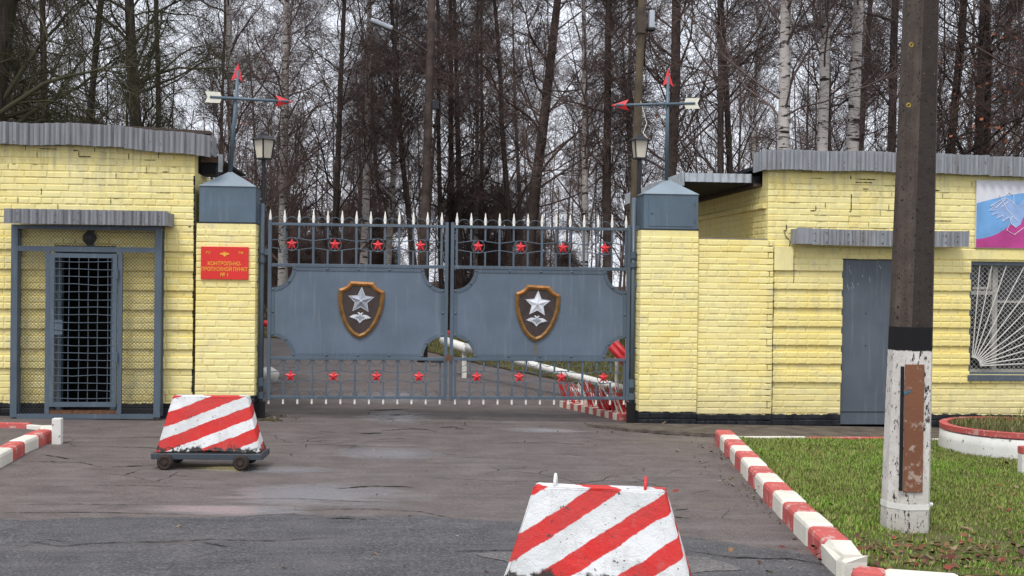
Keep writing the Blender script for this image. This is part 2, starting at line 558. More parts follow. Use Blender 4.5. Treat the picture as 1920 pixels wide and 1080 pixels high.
def twig_mat(name, c1, c2):
    nt = NT(name, 0.85, 0, 0.15)
    rnd = nt.n("ObjectInfo").outputs["Random"]
    n = nt.noise(nt.pos(), 0.8, 3)
    nt.color(nt.mix(nt.math('MULTIPLY', nt.math('ADD', rnd, nt.ramp(n, 0.3, 0.7)), 0.5), c1, c2))
    return nt.m


M['birch'] = bark("birch_bark", True)
M['bark'] = bark("dark_bark", False)
M['twig_birch'] = twig_mat("birch_twigs", (0.100, 0.070, 0.064, 1), (0.180, 0.134, 0.120, 1))
M['twig_dark'] = twig_mat("dark_twigs", (0.078, 0.054, 0.048, 1), (0.145, 0.105, 0.092, 1))
M['twig_moss'] = twig_mat("mossy_twigs", (0.050, 0.046, 0.024, 1), (0.105, 0.098, 0.060, 1))
M['bark_brown'] = plain("brown_bark", (0.075, 0.056, 0.048, 1), 0.9, 0.5, 6, 0.15, 0, 0.5)
M['tint'] = vcol_mat("tinted_plants")
# --- PART 2 ---

# ------------------------------------------------------------------ ground
def sheet(name, poly, z, mat, kind='structure', skirt=0.0):
    n = len(poly)
    mb = MB()
    if skirt: mb.slab(poly, z - skirt, z)
    else:
        area = sum(poly[i][0] * poly[(i + 1) % n][1] - poly[(i + 1) % n][0] * poly[i][1] for i in range(n))
        if area < 0: poly = poly[::-1]
        mb.add([(p[0], p[1], zg(p[0]) + z) for p in poly], [tuple(range(n))])
    o = mb.build(name, mat)
    o["kind"] = kind
    return o


def ragged(pts, step=0.12, amp=0.03, seed=1):
    r = random.Random(seed)
    out = []
    for (a, b) in zip(pts[:-1], pts[1:]):
        d = math.hypot(b[0] - a[0], b[1] - a[1])
        k = max(1, int(d / step))
        for i in range(k):
            t = i / k
            out.append((a[0] + (b[0] - a[0]) * t + r.uniform(-amp, amp), a[1] + (b[1] - a[1]) * t + r.uniform(-amp, amp)))
    out.append(pts[-1])
    return out


sheet("ground", [(-300, -60), (300, -60), (300, 400), (-300, 400)], -0.03, M['floor'])
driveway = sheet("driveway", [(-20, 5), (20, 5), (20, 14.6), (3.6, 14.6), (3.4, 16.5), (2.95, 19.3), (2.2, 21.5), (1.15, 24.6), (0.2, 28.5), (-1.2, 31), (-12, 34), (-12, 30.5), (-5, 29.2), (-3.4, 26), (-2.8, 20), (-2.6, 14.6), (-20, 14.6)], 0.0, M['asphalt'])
edge = ragged([(-20, 8.25), (-4.0, 8.22), (-3.2, 8.40), (-2.6, 8.28), (-2.0, 8.44), (-1.4, 8.40), (-0.9, 8.58), (-0.3, 8.47), (0.1, 8.55), (0.6, 8.38), (1.1, 8.30), (1.5, 8.06), (1.95, 7.93), (2.3, 7.62), (2.62, 7.42), (2.9, 7.0), (3.5, 6.75), (20, 6.0)], 0.07, 0.035, 3)
street = sheet("road", edge + [(20, -30), (-20, -30)], 0.010, M['asphalt2'], skirt=0.02)
patch = ragged([(0.42, 7.36), (0.75, 7.42), (1.3, 7.36), (1.9, 7.30), (2.05, 7.0), (1.5, 6.85), (0.7, 7.05), (0.42, 7.36)], 0.08, 0.02, 5)[:-1]
sheet("asphalt_patch", patch, 0.014, M['patch'])
pav_edge = ragged([(2.15, 13.92), (2.45, 13.62), (2.75, 13.42), (3.5, 13.18)], 0.08, 0.03, 8)
pavement = sheet("pavement", pav_edge + [(3.5, 12.85), (14, 12.80), (14, 14.06), (2.6, 14.06)], 0.035, M['pave'], skirt=0.05)

# cracks in the asphalt: narrow dark gaps with ragged edges
CRACKS = [
    ([(-0.51, 15.23), (-0.24, 15.33), (0.02, 15.43)], .05), ([(-0.23, 14.8), (0.03, 14.89)], .04), ([(-0.37, 14.24), (-0.13, 14.37)], .02),
    ([(-0.52, 13.02), (-0.29, 13.08)], .04), ([(-0.33, 13.26), (0.03, 13.44), (0.22, 13.41), (0.33, 13.2)], .022), ([(0.37, 13.62), (0.53, 13.69), (0.64, 13.46)], .035),
    ([(-0.36, 12.56), (-0.02, 12.64)], .012), ([(-0.58, 9.65), (-0.32, 9.79), (0.05, 9.74)], .028),
    ([(-1.02, 8.72), (-0.29, 8.81), (0.11, 8.73), (0.37, 8.45), (0.78, 8.28)], .009), ([(-2.95, 8.83), (-2.41, 8.9), (-1.9, 8.88)], .008),
    ([(-3.45, 10.84), (-2.92, 10.79), (-2.67, 10.55)], .016), ([(-2.59, 10.58), (-2.25, 10.72)], .02), ([(-3.38, 11.23), (-3.08, 11.03)], .02),
    ([(1.48, 11.74), (1.83, 11.52)], .009), ([(2.36, 9.6), (2.55, 9.73), (2.54, 9.49)], .009), ([(2.99, 10.14), (3.02, 9.88), (3.13, 9.97)], .014),
    ([(2.05, 8.87), (2.17, 8.92)], .018), ([(1.99, 8.61), (2.09, 8.57)], .018), ([(2.74, 10.85), (2.84, 10.47), (2.75, 9.87)], .008),
    ([(2.69, 11.32), (2.82, 11.17), (2.96, 11.31)], .009), ([(-3.3, 12.3), (-2.6, 12.5), (-1.9, 13.0)], .012), ([(-3.1, 11.8), (-2.5, 11.75), (-2.2, 11.6)], .012),
    ([(2.5, 13.55), (2.9, 13.34), (3.45, 13.15)], .035), ([(-1.5, 9.15), (-0.9, 9.2), (-0.2, 9.05)], .007), ([(0.2, 10.2), (0.9, 10.05), (1.5, 10.15), (2.2, 9.9)], .006), ([(-2.9, 9.6), (-2.2, 9.7), (-1.6, 9.6)], .008),
    ([(0.9, 12.4), (1.5, 12.5), (2.1, 12.3)], .010), ([(-1.4, 12.0), (-0.8, 12.15), (-0.1, 12.0)], .008), ([(1.2, 9.0), (1.7, 8.9), (2.3, 9.1)], .006), ([(2.3, 10.4), (2.45, 10.7), (2.65, 10.9)], .006), ([(-3.0, 8.55), (-2.2, 8.6), (-1.5, 8.55)], .010), ([(2.5, 8.3), (2.35, 8.6), (2.5, 8.9)], .008)]
ROAD_CRACKS = [([(-2.53, 7.58), (-2.35, 7.61), (-2.16, 7.5), (-1.89, 7.6), (-1.57, 7.64), (-1.28, 7.72), (-0.83, 7.69), (-0.43, 7.82)], .011),
    ([(1.79, 7.48), (2.09, 7.29), (2.43, 7.27), (2.64, 7.09), (2.73, 6.96)], .013), ([(-0.76, 8.37), (-0.46, 8.42), (-0.2, 8.37)], .013),
    ([(-2.39, 7.44), (-2.28, 7.69), (-2.12, 7.62)], .010), ([(-1.3, 7.63), (-1.11, 7.5)], .010), ([(0.30, 7.42), (0.6, 7.46), (0.95, 7.45)], .014)]


def crack(pts, w, parent, z, seed):
    r = random.Random(seed)
    fine = []
    for a, b in zip(pts[:-1], pts[1:]):
        k = max(2, int(math.hypot(b[0] - a[0], b[1] - a[1]) / 0.035))
        for i in range(k):
            t = i / k
            fine.append((a[0] + (b[0] - a[0]) * t, a[1] + (b[1] - a[1]) * t))
    fine.append(pts[-1])
    n = len(fine)
    vs, fs, wob = [], [], 0.0
    for i, (x, y) in enumerate(fine):
        env = math.sin(math.pi * min(1, max(0, (i + 0.3) / n))) ** 0.5
        wob = wob * 0.8 + r.uniform(-1, 1) * w * 0.6
        h = w * 0.75 * env * r.uniform(0.25, 1.35)
        vs += [(x, y + wob - h, zg(x) + z), (x, y + wob + h * r.uniform(.6, 1.3), zg(x) + z)]
    for i in range(n - 1):
        fs.append((2 * i, 2 * i + 2, 2 * i + 3, 2 * i + 1))
    MB().add(vs, fs).build("crack", M['crack'], parent)


for i, (p, w) in enumerate(CRACKS): crack(p, w, driveway, 0.005, i)
for i, (p, w) in enumerate(ROAD_CRACKS): crack(p, w, street, 0.0155, 50 + i)

# ------------------------------------------------------------------ grass
def blades(name, inside, box, count, h0, h1, parent=None, base=0.0, palette=None, seed=3, lean=0.6, label=None, dens=None):
    r = np.random.default_rng(seed)
    x = r.uniform(box[0], box[1], count)
    y = r.uniform(box[2], box[3], count)
    keep = inside(x, y)
    if dens is not None: keep &= r.random(count) < dens(x, y)
    x, y = x[keep], y[keep]
    n = len(x)
    a = r.uniform(0, 2 * np.pi, n)
    clump = 0.5 + 0.5 * np.sin(x * 5.1 + np.sin(y * 3.7) * 2) * np.sin(y * 4.3 + np.cos(x * 2.9) * 2)
    h = r.uniform(h0, h1, n) * (0.65 + 0.6 * clump)
    w = r.uniform(0.0025, 0.0055, n) * (1 + (h1 > 0.12) * 0.6)
    lx, ly = np.cos(a + 1.3) * h * lean * r.uniform(0.1, 1.2, n), np.sin(a + 1.3) * h * lean * r.uniform(0.1, 1.2, n)
    z = -TILT * x + base
    dx, dy = np.cos(a) * w, np.sin(a) * w
    V = np.empty((n, 5, 3))
    V[:, 0] = np.stack([x - dx, y - dy, z], 1)
    V[:, 1] = np.stack([x + dx, y + dy, z], 1)
    V[:, 2] = np.stack([x + lx * .45 + dx * .8, y + ly * .45 + dy * .8, z + h * .62], 1)
    V[:, 3] = np.stack([x + lx * .45 - dx * .8, y + ly * .45 - dy * .8, z + h * .62], 1)
    V[:, 4] = np.stack([x + lx, y + ly, z + h], 1)
    i0 = np.arange(n) * 5
    quads = np.stack([i0, i0 + 1, i0 + 2, i0 + 3], 1)
    tris = np.stack([i0 + 3, i0 + 2, i0 + 4], 1)
    me = bpy.data.meshes.new(name)
    me.vertices.add(n * 5)
    me.vertices.foreach_set("co", V.reshape(-1))
    loops = np.concatenate([quads.reshape(-1), tris.reshape(-1)])
    me.loops.add(len(loops))
    me.loops.foreach_set("vertex_index", loops.astype(np.int32))
    me.polygons.add(2 * n)
    me.polygons.foreach_set("loop_start", np.concatenate([np.arange(n) * 4, n * 4 + np.arange(n) * 3]).astype(np.int32))
    me.update(calc_edges=True)
    pal = np.array(palette or [(0.145, 0.275, 0.026), (0.185, 0.320, 0.038), (0.110, 0.215, 0.022), (0.34, 0.30, 0.13), (0.22, 0.26, 0.06)])
    pick = (r.random(n) ** 1.3 * len(pal)).astype(int)
    c = pal[pick] * r.uniform(0.75, 1.25, (n, 1)) * (0.85 + 0.3 * clump[:, None])
    big = 0.5 + 0.5 * np.sin(x * 2.3 + 1 + 1.5 * np.sin(y * 1.1)) * np.sin(y * 1.9 + 1.2 * np.cos(x * 1.7))
    fleck = np.clip(np.sin(x * 11.0 + 3 * np.sin(y * 7.0)) * np.sin(y * 13.0 + 2 * np.cos(x * 6.0)), 0, 1)
    k = np.clip(0.46 * big + 0.30 * fleck, 0, 0.75)[:, None]
    c = c * (1 - k) + np.array((0.235, 0.215, 0.075)) * r.uniform(0.6, 1.15, (n, 1)) * k
    rgba = np.ones((n, 5, 4), np.float32)
    rgba[:, :, :3] = c[:, None, :]
    at = me.color_attributes.new("tint", 'FLOAT_COLOR', 'POINT')
    at.data.foreach_set("color", rgba.reshape(-1))
    me.materials.append(M['tint'])
    o = link(name, me, parent)
    if parent is not None:
        me.transform(Matrix.Translation(-ORG[parent.name]))
    o["kind"] = "stuff"
    if label: o["label"] = label
    return o


def poly_inside(poly):
    P = np.array(poly)

    def f(x, y):
        res = np.zeros(len(x), bool)
        j = len(P) - 1
        for i in range(len(P)):
            c = ((P[i, 1] > y) != (P[j, 1] > y)) & (x < (P[j, 0] - P[i, 0]) * (y - P[i, 1]) / (P[j, 1] - P[i, 1] + 1e-12) + P[i, 0])
            res ^= c
            j = i
        return res
    return f


LAWN = [(3.55, 12.70), (3.40, 11.6), (3.32, 10.9), (3.12, 9.5), (2.96, 8.35), (2.82, 7.3), (2.84, 6.9), (3.3, 6.72), (14, 6.1), (14, 12.70)]
nt = NT("lawn_soil", 0.95, 0, 0.1)
_p = nt.pos()
nt.color(nt.mix(nt.ramp(nt.noise(_p, 6, 5, 0.65), 0.4, 0.6), (0.075, 0.105, 0.020, 1), (0.12, 0.095, 0.055, 1)))
nt.bump(nt.noise(_p, 60, 4), 0.6, 0.01)
lawn = sheet("lawn", LAWN, 0.055, nt.m, skirt=0.06)
in_lawn = poly_inside(LAWN)


def lawn_dens(x, y):
    d = np.hypot((x - 3.6) / 1.3, (y - 7.35) / 0.55)
    bare = np.clip(1.35 - d, 0, 0.85)
    pat = np.sin(x * 2.7 + 1.3 * np.sin(y * 1.9)) * np.sin(y * 3.1 + 1.1 * np.cos(x * 2.3)) + 0.5 * np.sin(x * 7.3 + y * 5.1)
    return np.clip(1 - bare - 0.55 * np.clip(pat - 0.35, 0, 1), 0.12, 1)


gl = blades("grass", in_lawn, (2.7, 8.2, 6.3, 12.72), 190000, 0.014, 0.042, None, 0.05, seed=4, dens=lawn_dens)
tag(gl, "short green lawn grass beside the concrete pole and the striped kerb", "grass")


def leaf_scatter(name, spots, seed, z, label, cat, size=(0.013, 0.030), pal=None):
    r = random.Random(seed)
    mb = MB()
    cols = []
    pal = pal or [(0.10, 0.045, 0.025), (0.14, 0.06, 0.03), (0.07, 0.035, 0.022), (0.19, 0.10, 0.045), (0.16, 0.035, 0.025), (0.20, 0.15, 0.08)]
    for (cx, cy, sx, sy, n) in spots:
        for _ in range(n):
            x, y = r.gauss(cx, sx), r.gauss(cy, sy)
            s = r.uniform(*size)
            a, tx, ty = r.uniform(0, 6.28), r.uniform(-.6, .6), r.uniform(-.6, .6)
            pts = []
            for (u, v) in ((-1, 0), (-.3, -.55), (.5, -.5), (1.1, 0), (.5, .5), (-.3, .55)):
                X, Y = s * (u * math.cos(a) - v * math.sin(a)), s * (u * math.sin(a) + v * math.cos(a))
                pts.append((x + X, y + Y, zg(x) + z + s * 0.55 + X * tx + Y * ty + r.uniform(-.003, .003)))
            c = r.choice(pal)
            k = r.uniform(.7, 1.3)
            mb.add(pts, [(0, 1, 2), (0, 2, 3), (0, 3, 4), (0, 4, 5)])
            cols += [(c[0] * k, c[1] * k, c[2] * k, 1)] * 6
    o = mb.build(name, M['tint'])
    at = o.data.color_attributes.new("tint", 'FLOAT_COLOR', 'POINT')
    at.data.foreach_set("color", [q for c in cols for q in c])
    return tag(o, label, cat, kind="stuff")


leaf_scatter("fallen_leaves", [(3.75, 7.26, .60, .20, 240), (3.3, 7.0, .35, .12, 80), (4.6, 7.6, .6, .3, 120), (3.05, 9.3, .10, 1.6, 70), (4.6, 9.6, 1.1, 1.5, 90), (5.5, 8.5, .8, .7, 70)], 11, 0.06,
             "brown and reddish fallen leaves lying around the foot of the concrete pole", "leaves")
leaf_scatter("leaf_litter", [(2.83, 9.2, .05, 1.3, 90), (3.15, 11.2, .08, .8, 60), (2.4, 7.1, .3, .1, 14), (0.0, 8.0, 1.8, .8, 30), (0.5, 11.5, 2.0, 2.0, 40), (2.9, 13.5, .4, .12, 40), (-1.6, 14.4, .15, .1, 60)], 12, 0.004,
             "scattered bits of leaf and grit along the kerb and over the asphalt", "leaf litter", (0.008, 0.02),
             [(0.05, 0.03, 0.02), (0.10, 0.06, 0.03), (0.17, 0.12, 0.07), (0.06, 0.06, 0.03), (0.25, 0.22, 0.18)])

# grass beyond the gate
VERGE = ragged([(3.45, 16.5), (2.93, 19.3), (2.18, 21.5), (1.12, 24.6), (0.15, 28.5), (-1.2, 31.1)], 0.2, 0.06, 6) + [(-12, 34.2), (-12, 60), (30, 60), (30, 16.5)]
sheet("verge", VERGE, 0.03, M['soil'], skirt=0.05)
VPAL = [(0.085, 0.115, 0.022), (0.11, 0.125, 0.035), (0.15, 0.125, 0.05), (0.065, 0.09, 0.02), (0.17, 0.125, 0.07)]
gv = blades("verge_grass", poly_inside(VERGE), (-4, 7, 16.5, 36), 75000, 0.04, 0.10, None, 0.03, VPAL, 6)
tag(gv, "rough green and straw-coloured grass on the verge seen through the gate", "grass")


# ------------------------------------------------------------------ kerbs
def path_point(path, s):
    for a, b in zip(path[:-1], path[1:]):
        d = math.hypot(b[0] - a[0], b[1] - a[1])
        if s <= d:
            return (a[0] + (b[0] - a[0]) * s / d, a[1] + (b[1] - a[1]) * s / d), ((b[0] - a[0]) / d, (b[1] - a[1]) / d)
        s -= d
    d = math.hypot(path[-1][0] - path[-2][0], path[-1][1] - path[-2][1])
    u = ((path[-1][0] - path[-2][0]) / d, (path[-1][1] - path[-2][1]) / d)
    return (path[-1][0] + u[0] * s, path[-1][1] + u[1] * s), u


def kerb(path, lens, width, height, side, first_red, label, bev=0.032, lens_off=0.0, seed=1, chipped_last=False):
    root = empty("kerb", (path[0][0], path[0][1], zg(path[0][0])), kind="structure")
    root["label"] = label
    r = random.Random(seed)
    s = 0.0
    red = first_red
    for q, L in enumerate(lens):
        (x, y), (ux, uy) = path_point(path, s + L / 2)
        nx, ny = (uy * side, -ux * side)
        cx, cy = x + nx * width / 2 + r.uniform(-.006, .006), y + ny * width / 2
        mb = MB()
        ang = math.atan2(uy, ux) + r.uniform(-.015, .015)
        mb.M = Matrix.Translation((cx, cy, zg(cx) + r.uniform(-.006, .006))) @ Matrix.Rotation(ang, 4, 'Z') @ Matrix.Rotation(r.uniform(-.012, .012), 4, 'X')
        gap = 0.004 if q % 2 else 0.010
        mb.box(-L / 2 + gap / 2, L / 2 - gap / 2, -width / 2, width / 2, -0.15, height, bev)
        if chipped_last and q == len(lens) - 1:
            mb.v = [(vx + r.uniform(-.02, .02), vy + r.uniform(-.02, .02), vz + r.uniform(-.025, .01)) for vx, vy, vz in mb.v]
        o = mb.build("kerb_stone", M['k_red'] if red else M['k_white'], root)
        red = not red
        s += L
    return root


KP = [(3.37, 12.66), (3.25, 11.8), (3.12, 10.9), (2.92, 9.5), (2.76, 8.35), (2.60, 7.05)]
kerb(KP, [0.40, 0.36, 0.42, 0.42, 0.42, 0.44, 0.40, 0.44, 0.42, 0.44, 0.42, 0.46, 0.44, 0.42], 0.190, 0.150, -1, True, "red and white striped kerb running along the lawn towards the camera", chipped_last=True)
kerb([(2.54, 6.56), (2.75, 6.42), (3.5, 6.15), (6, 5.6)], [0.2, 0.42, 0.45, 0.45, 0.45, 0.45], 0.17, 0.13, -1, True, "red and white kerb end at the bottom edge by the street", seed=2)
kerb([(-3.49, 9.2), (-3.50, 10.4), (-3.555, 11.38), (-3.545, 12.20), (-3.60, 12.45)], [0.42] * 5 + [0.40, 0.42, 0.35], 0.165, 0.12, -1, True, "red and white kerb curving in front of the mesh cage", seed=3)
kerb([(3.46, 12.74), (8.4, 12.76)], [0.95, 0.98, 0.95, 0.95, 0.95], 0.07, 0.075, 1, False, "thin low red and white edging between lawn and pavement", bev=0.008, seed=4)
kerb([(-3.66, 12.62), (-3.80, 12.92), (-4.1, 13.10), (-4.6, 13.16), (-7, 13.2)], [0.30, 0.34, 0.5, 0.5, 0.5, 0.5], 0.06, 0.05, -1, True, "thin low red and white edging in front of the mesh cage", bev=0.006, seed=5)
# --- PART 3 ---

# ------------------------------------------------------------------ brickwork
COURSE = 0.0767


def brick_mesh(L, h, mat, seed, depth=0.05):
    r = random.Random(seed)
    b = 0.007
    j = lambda a: r.uniform(-a, a)
    vs = []
    yj = j(.0015)
    for (sx, sz) in ((-1, -1), (1, -1), (1, 1), (-1, 1)):
        k = r.choice((0, 0, 0, .006))
        vs.append((sx * (L / 2 - b - k) + j(.002), yj + j(.0015), sz * (h / 2 - b - k * .6) + j(.0025)))
    for (sx, sz) in ((-1, -1), (1, -1), (1, 1), (-1, 1)):
        vs.append((sx * L / 2 + j(.002), 0.005, sz * h / 2 + j(.002)))
    for (sx, sz) in ((-1, -1), (1, -1), (1, 1), (-1, 1)):
        vs.append((sx * L / 2, depth, sz * h / 2))
    fs = [(0, 1, 2, 3)]
    for a in (0, 4):
        for i in range(4):
            k = (i + 1) % 4
            fs.append((a + i, a + 4 + i, a + 4 + k, a + k))
    me = bpy.data.meshes.new("brick")
    me.from_pydata(vs, [], fs)
    me.materials.append(mat)
    return me


BRICKSET = {}


def brick_variants(mat):
    if mat.name not in BRICKSET:
        BRICKSET[mat.name] = ([brick_mesh(0.25, 0.066, mat, 100 + i) for i in range(8)], [brick_mesh(0.121, 0.066, mat, 200 + i) for i in range(6)])
    return BRICKSET[mat.name]


def rows(u0, u1, z0, z1, holes=(), zb=None, band=None, seed=1, header_every=5, phase=0):
    """courses of bricks; band=(z from, z to): two proud stacked header courses and one flush course, repeated"""
    r = random.Random(seed)
    out = []
    zb = z0 if zb is None else zb
    k0 = math.ceil((z0 - zb) / COURSE - 1e-6)
    k1 = math.floor((z1 - zb) / COURSE + 1e-6)
    for k in range(k0, k1):
        zc = zb + (k + 0.5) * COURSE
        segs = [(u0, u1)]
        for (a, b, c, d) in holes:
            if c - 0.01 < zc < d + 0.01:
                nw = []
                for (s, e) in segs:
                    if b <= s or a >= e: nw.append((s, e)); continue
                    if a > s: nw.append((s, a))
                    if b < e: nw.append((b, e))
                segs = nw
        proud = band and band[0] <= zc < band[1] and (int(math.floor((zc - band[0]) / COURSE)) % 3) < 2
        mod = 0.131 if proud else (0.131 if (k + phase) % header_every == 0 else 0.259)
        off = 0.0 if proud else ((k % 2) * 0.13 + (r.uniform(-.03, .03)))
        for (s, e) in segs:
            cuts = [s]
            u = math.floor((s - u0 - off) / mod) * mod + u0 + off
            while u < e - 0.045:
                if u > s + 0.045: cuts.append(u + r.uniform(-.006, .006))
                u += mod
            cuts.append(e)
            for a, b in zip(cuts[:-1], cuts[1:]):
                L = b - a - 0.008
                if L < 0.02: continue
                out.append(((a + b) / 2, zc + r.uniform(-.0015, .0015), L, 0.030 if proud else r.uniform(-.002, .0025)))
    return out


def lay(wall, items, origin, ang, mat, limit, seed=1, prefer=None, make_stuff=True):
    """the first `limit` bricks become parts of the wall, the rest one joined part"""
    big, small = brick_variants(mat)
    r = random.Random(seed)
    ca, sa = math.cos(ang), math.sin(ang)
    order = sorted(range(len(items)), key=(lambda i: prefer(items[i])) if prefer else (lambda i: -items[i][2]))
    chosen = set(order[:limit])
    rest = MB()
    for i, (u, z, L, pr) in enumerate(items):
        me = r.choice(big if L > 0.17 else small)
        sx = L / (0.25 if L > 0.17 else 0.121)
        loc = Vector((origin[0] + u * ca + pr * sa, origin[1] + u * sa - pr * ca, z))
        rot = (r.uniform(-.008, .008), r.uniform(-.006, .006), ang + r.uniform(-.006, .006))
        flip = r.choice((0, math.pi))
        if i in chosen:
            o = bpy.data.objects.new("brick", me)
            COL.objects.link(o)
            o.parent = wall
            o.location = loc - ORG[wall.name]
            o.rotation_euler = (rot[0], rot[1] + flip, rot[2])
            o.scale = (sx, 1, 1)
        else:
            rest.M = Matrix.Translation(loc) @ Matrix.Rotation(ang, 4, 'Z') @ Matrix.Rotation(flip, 4, 'Y') @ Matrix.Diagonal((sx, 1, 1, 1))
            rest.add([v.co for v in me.vertices], [tuple(p.vertices) for p in me.polygons])
    if rest.v and make_stuff:
        rest.M = Matrix.Identity(4)
        rest.build("brickwork", mat, wall)["kind"] = "stuff"


def wave_sheet(mb, x0, x1, y, z0, z1, pitch=0.115, amp=0.014, sag=None, tilt=0.0, along='x', thick=0.004, stepz=None):
    """corrugated sheet hung vertically, waves running up and down"""
    n = int((x1 - x0) / pitch * 8) + 1
    vs, fs = [], []
    for i in range(n + 1):
        u = x0 + (x1 - x0) * i / n
        ph = (u % pitch) / pitch
        w = math.cos(2 * math.pi * ph)
        w = max(-1, min(1, w * 1.5))
        dz = sag(u) if sag else 0.0
        for (z, k) in ((z0 + dz, 0), (z1 + dz, 1)):
            for t in (0, thick):
                yy = y + amp * w + t - tilt * (1 - k)
                vs.append((u, yy, z) if along == 'x' else (y + amp * w + t * 1.0, u, z))
    for i in range(n):
        a, b = 4 * i, 4 * (i + 1)
        fs += [(a, b, b + 2, a + 2), (a + 1, a + 3, b + 3, b + 1), (a, a + 1, b + 1, b), (a + 2, b + 2, b + 3, a + 3)]
    fs += [(0, 2, 3, 1), (4 * n, 4 * n + 1, 4 * n + 3, 4 * n + 2)]
    mb.add(vs, fs)


def nails(parent, xs, y, zs, mat, r=0.008):
    for x in xs:
        for z in zs:
            zz = z + random.uniform(-.02, .02)
            MB().tube([(x, y, zz), (x, y - 0.008, zz)], r, 6).build("fixing", mat, parent)


def wall_cracks(parent, lines, y, mat, w=0.008):
    for q, pts in enumerate(lines):
        r = random.Random(q + 5)
        vs, fs = [], []
        fine = []
        for a, b in zip(pts[:-1], pts[1:]):
            k = max(2, int(math.hypot(b[0] - a[0], b[1] - a[1]) / 0.02))
            for i in range(k): fine.append((a[0] + (b[0] - a[0]) * i / k, a[1] + (b[1] - a[1]) * i / k, abs(b[1] - a[1]) > abs(b[0] - a[0])))
        fine.append((pts[-1][0], pts[-1][1], True))
        for (x, z, vert) in fine:
            h = w * r.uniform(.25, .8)
            if vert: vs += [(x - h, y, z), (x + h, y, z)]
            else: vs += [(x, y, z - h), (x, y, z + h)]
        for i in range(len(fine) - 1): fs.append((2 * i, 2 * i + 1, 2 * i + 3, 2 * i + 2))
        MB().add(vs, fs).build("crack", mat, parent)


# ------------------------------------------------------------------ left gatehouse
YL = 14.10
lb = empty("gatehouse", (-5.7, YL, zg(-5.7)), "yellow brick gatehouse on the left behind the mesh entrance cage", "building")
DOOR_L = (-4.12, -3.42, 0.0, 2.06)
wl = MB()
wl.box(-9.0, DOOR_L[0], YL + 0.007, YL + 0.25, -0.1, 3.30)
wl.box(DOOR_L[1], -2.537, YL + 0.007, YL + 0.25, -0.1, 3.30)
wl.box(DOOR_L[0], DOOR_L[1], YL + 0.007, YL + 0.25, DOOR_L[3], 3.30)
wl.box(-2.78, -2.537, YL + 0.252, 18.4, -0.1, 2.95)
wl.box(-9.0, -8.75, YL + 0.252, 18.4, -0.1, 2.95)
wl.box(-8.748, -2.782, 18.15, 18.4, -0.1, 2.95)
for q in range(7):
    for (a, b) in ((-9.0, DOOR_L[0]), (DOOR_L[1], -2.537)):
        wl.box(a, b, YL - 0.0235, YL + 0.02, 0.62 + q * 3 * COURSE + 0.004, 0.62 + (q * 3 + 2) * COURSE - 0.004)
wall_l = wl.build("wall", M['y_left'], lb)
ZB_L = 0.62
it = rows(-9.0, -2.53, 0.02, 3.27, [(DOOR_L[0], DOOR_L[1], -1, DOOR_L[3])], ZB_L, (ZB_L, ZB_L + 21 * COURSE + 0.001), 5)
it_l = it
vis = lambda t: (0 if t[0] > -4.85 else 10) + (0 if (t[1] > 2.2 or t[0] > -2.85) else 1) - t[2]
lay(wall_l, it, (0, YL), 0, M['y_left'], 300, 3, vis)
lay(wall_l, rows(0, 3.9, 0.02, 2.95, (), ZB_L, None, 6), (-2.53, YL + 0.26), math.pi / 2, M['y_left'], 0, 4)
# interior
MB().box(-4.6, -2.9, 15.6, 15.7, 0, 2.4).build("inner_wall", M['black'], lb)  # coloured black to stand for the darkness of the unlit room
MB().box(-4.6, -2.9, 14.36, 15.6, 0.02, 0.06).build("inner_floor", M['wood'], lb)
dl = MB()
dl.box(DOOR_L[0] + 0.002, DOOR_L[0] + 0.07, YL + 0.03, YL + 0.12, 0.06, 2.05)
dl.box(DOOR_L[1] - 0.07, DOOR_L[1] - 0.002, YL + 0.03, YL + 0.12, 0.06, 2.05)
dl.box(DOOR_L[0] + 0.07, DOOR_L[1] - 0.07, YL + 0.03, YL + 0.12, 1.98, 2.05)
dfr = dl.build("door_frame", M['gate'], lb)
di = MB()
di.M = Matrix.Translation((-3.49, YL + 0.10, 0.08)) @ Matrix.Rotation(math.radians(-112), 4, 'Z')
di.box(-0.56, 0.0, 0, 0.04, 0, 1.88)
inner_door = di.build("door", M['door'], lb)
de = MB()
de.M = di.M
de.box(-0.578, -0.562, -0.004, 0.044, 0.0, 1.88)
de.build("door_edge", plain("raw_wood_edge", (0.30, 0.20, 0.11, 1), 0.8, 0.4, 20), inner_door)
MB().box(-4.1, -3.44, YL - 0.06, YL + 0.2, -0.1, 0.10, 0.01).build("door_step", M['concrete'], lb)
# roof and fascia
sagL = lambda x: -0.062 * max(0.0, (x + 3.75)) ** 1.2 + 0.006 * math.sin(x * 9)
roof = MB()
roof.box(-9.2, -2.34, YL - 0.09, 14.45, 3.275, 3.31)
roof.box(-9.2, -2.56, 14.451, 18.6, 3.2755, 3.3095)
roof_l = roof.build("roof", M['felt'], lb)
for (a, b, dz) in ((-9.2, -7.1, 0), (-7.1, -5.2, .006), (-5.2, -3.96, -.004), (-3.96, -3.32, .003), (-3.32, -2.325, -0.006)):
    m = MB()
    wave_sheet(m, a, b, YL - 0.12 - 0.006 * (dz > 0), 3.218 + dz, 3.470 + dz, 0.118, 0.020, sagL)
    m.build("fascia_sheet", M['corr_l'], roof_l, smooth=False)
m = MB()
wave_sheet(m, YL - 0.10, 14.30, -2.325, 3.14, 3.37, 0.115, 0.012, None, 0, 'y')
m.build("fascia_return", M['corr_l'], roof_l)
bd = MB()
bd.M = Matrix.Translation((-2.98, 14.30, 3.448)) @ Matrix.Rotation(math.radians(1.8), 4, 'Y') @ Matrix.Rotation(math.radians(4), 4, 'Z')
bd.box(-1.0, 0.6, -0.12, 0.12, -0.02, 0.018)
bd.build("roof_board", M['wood'], roof_l)
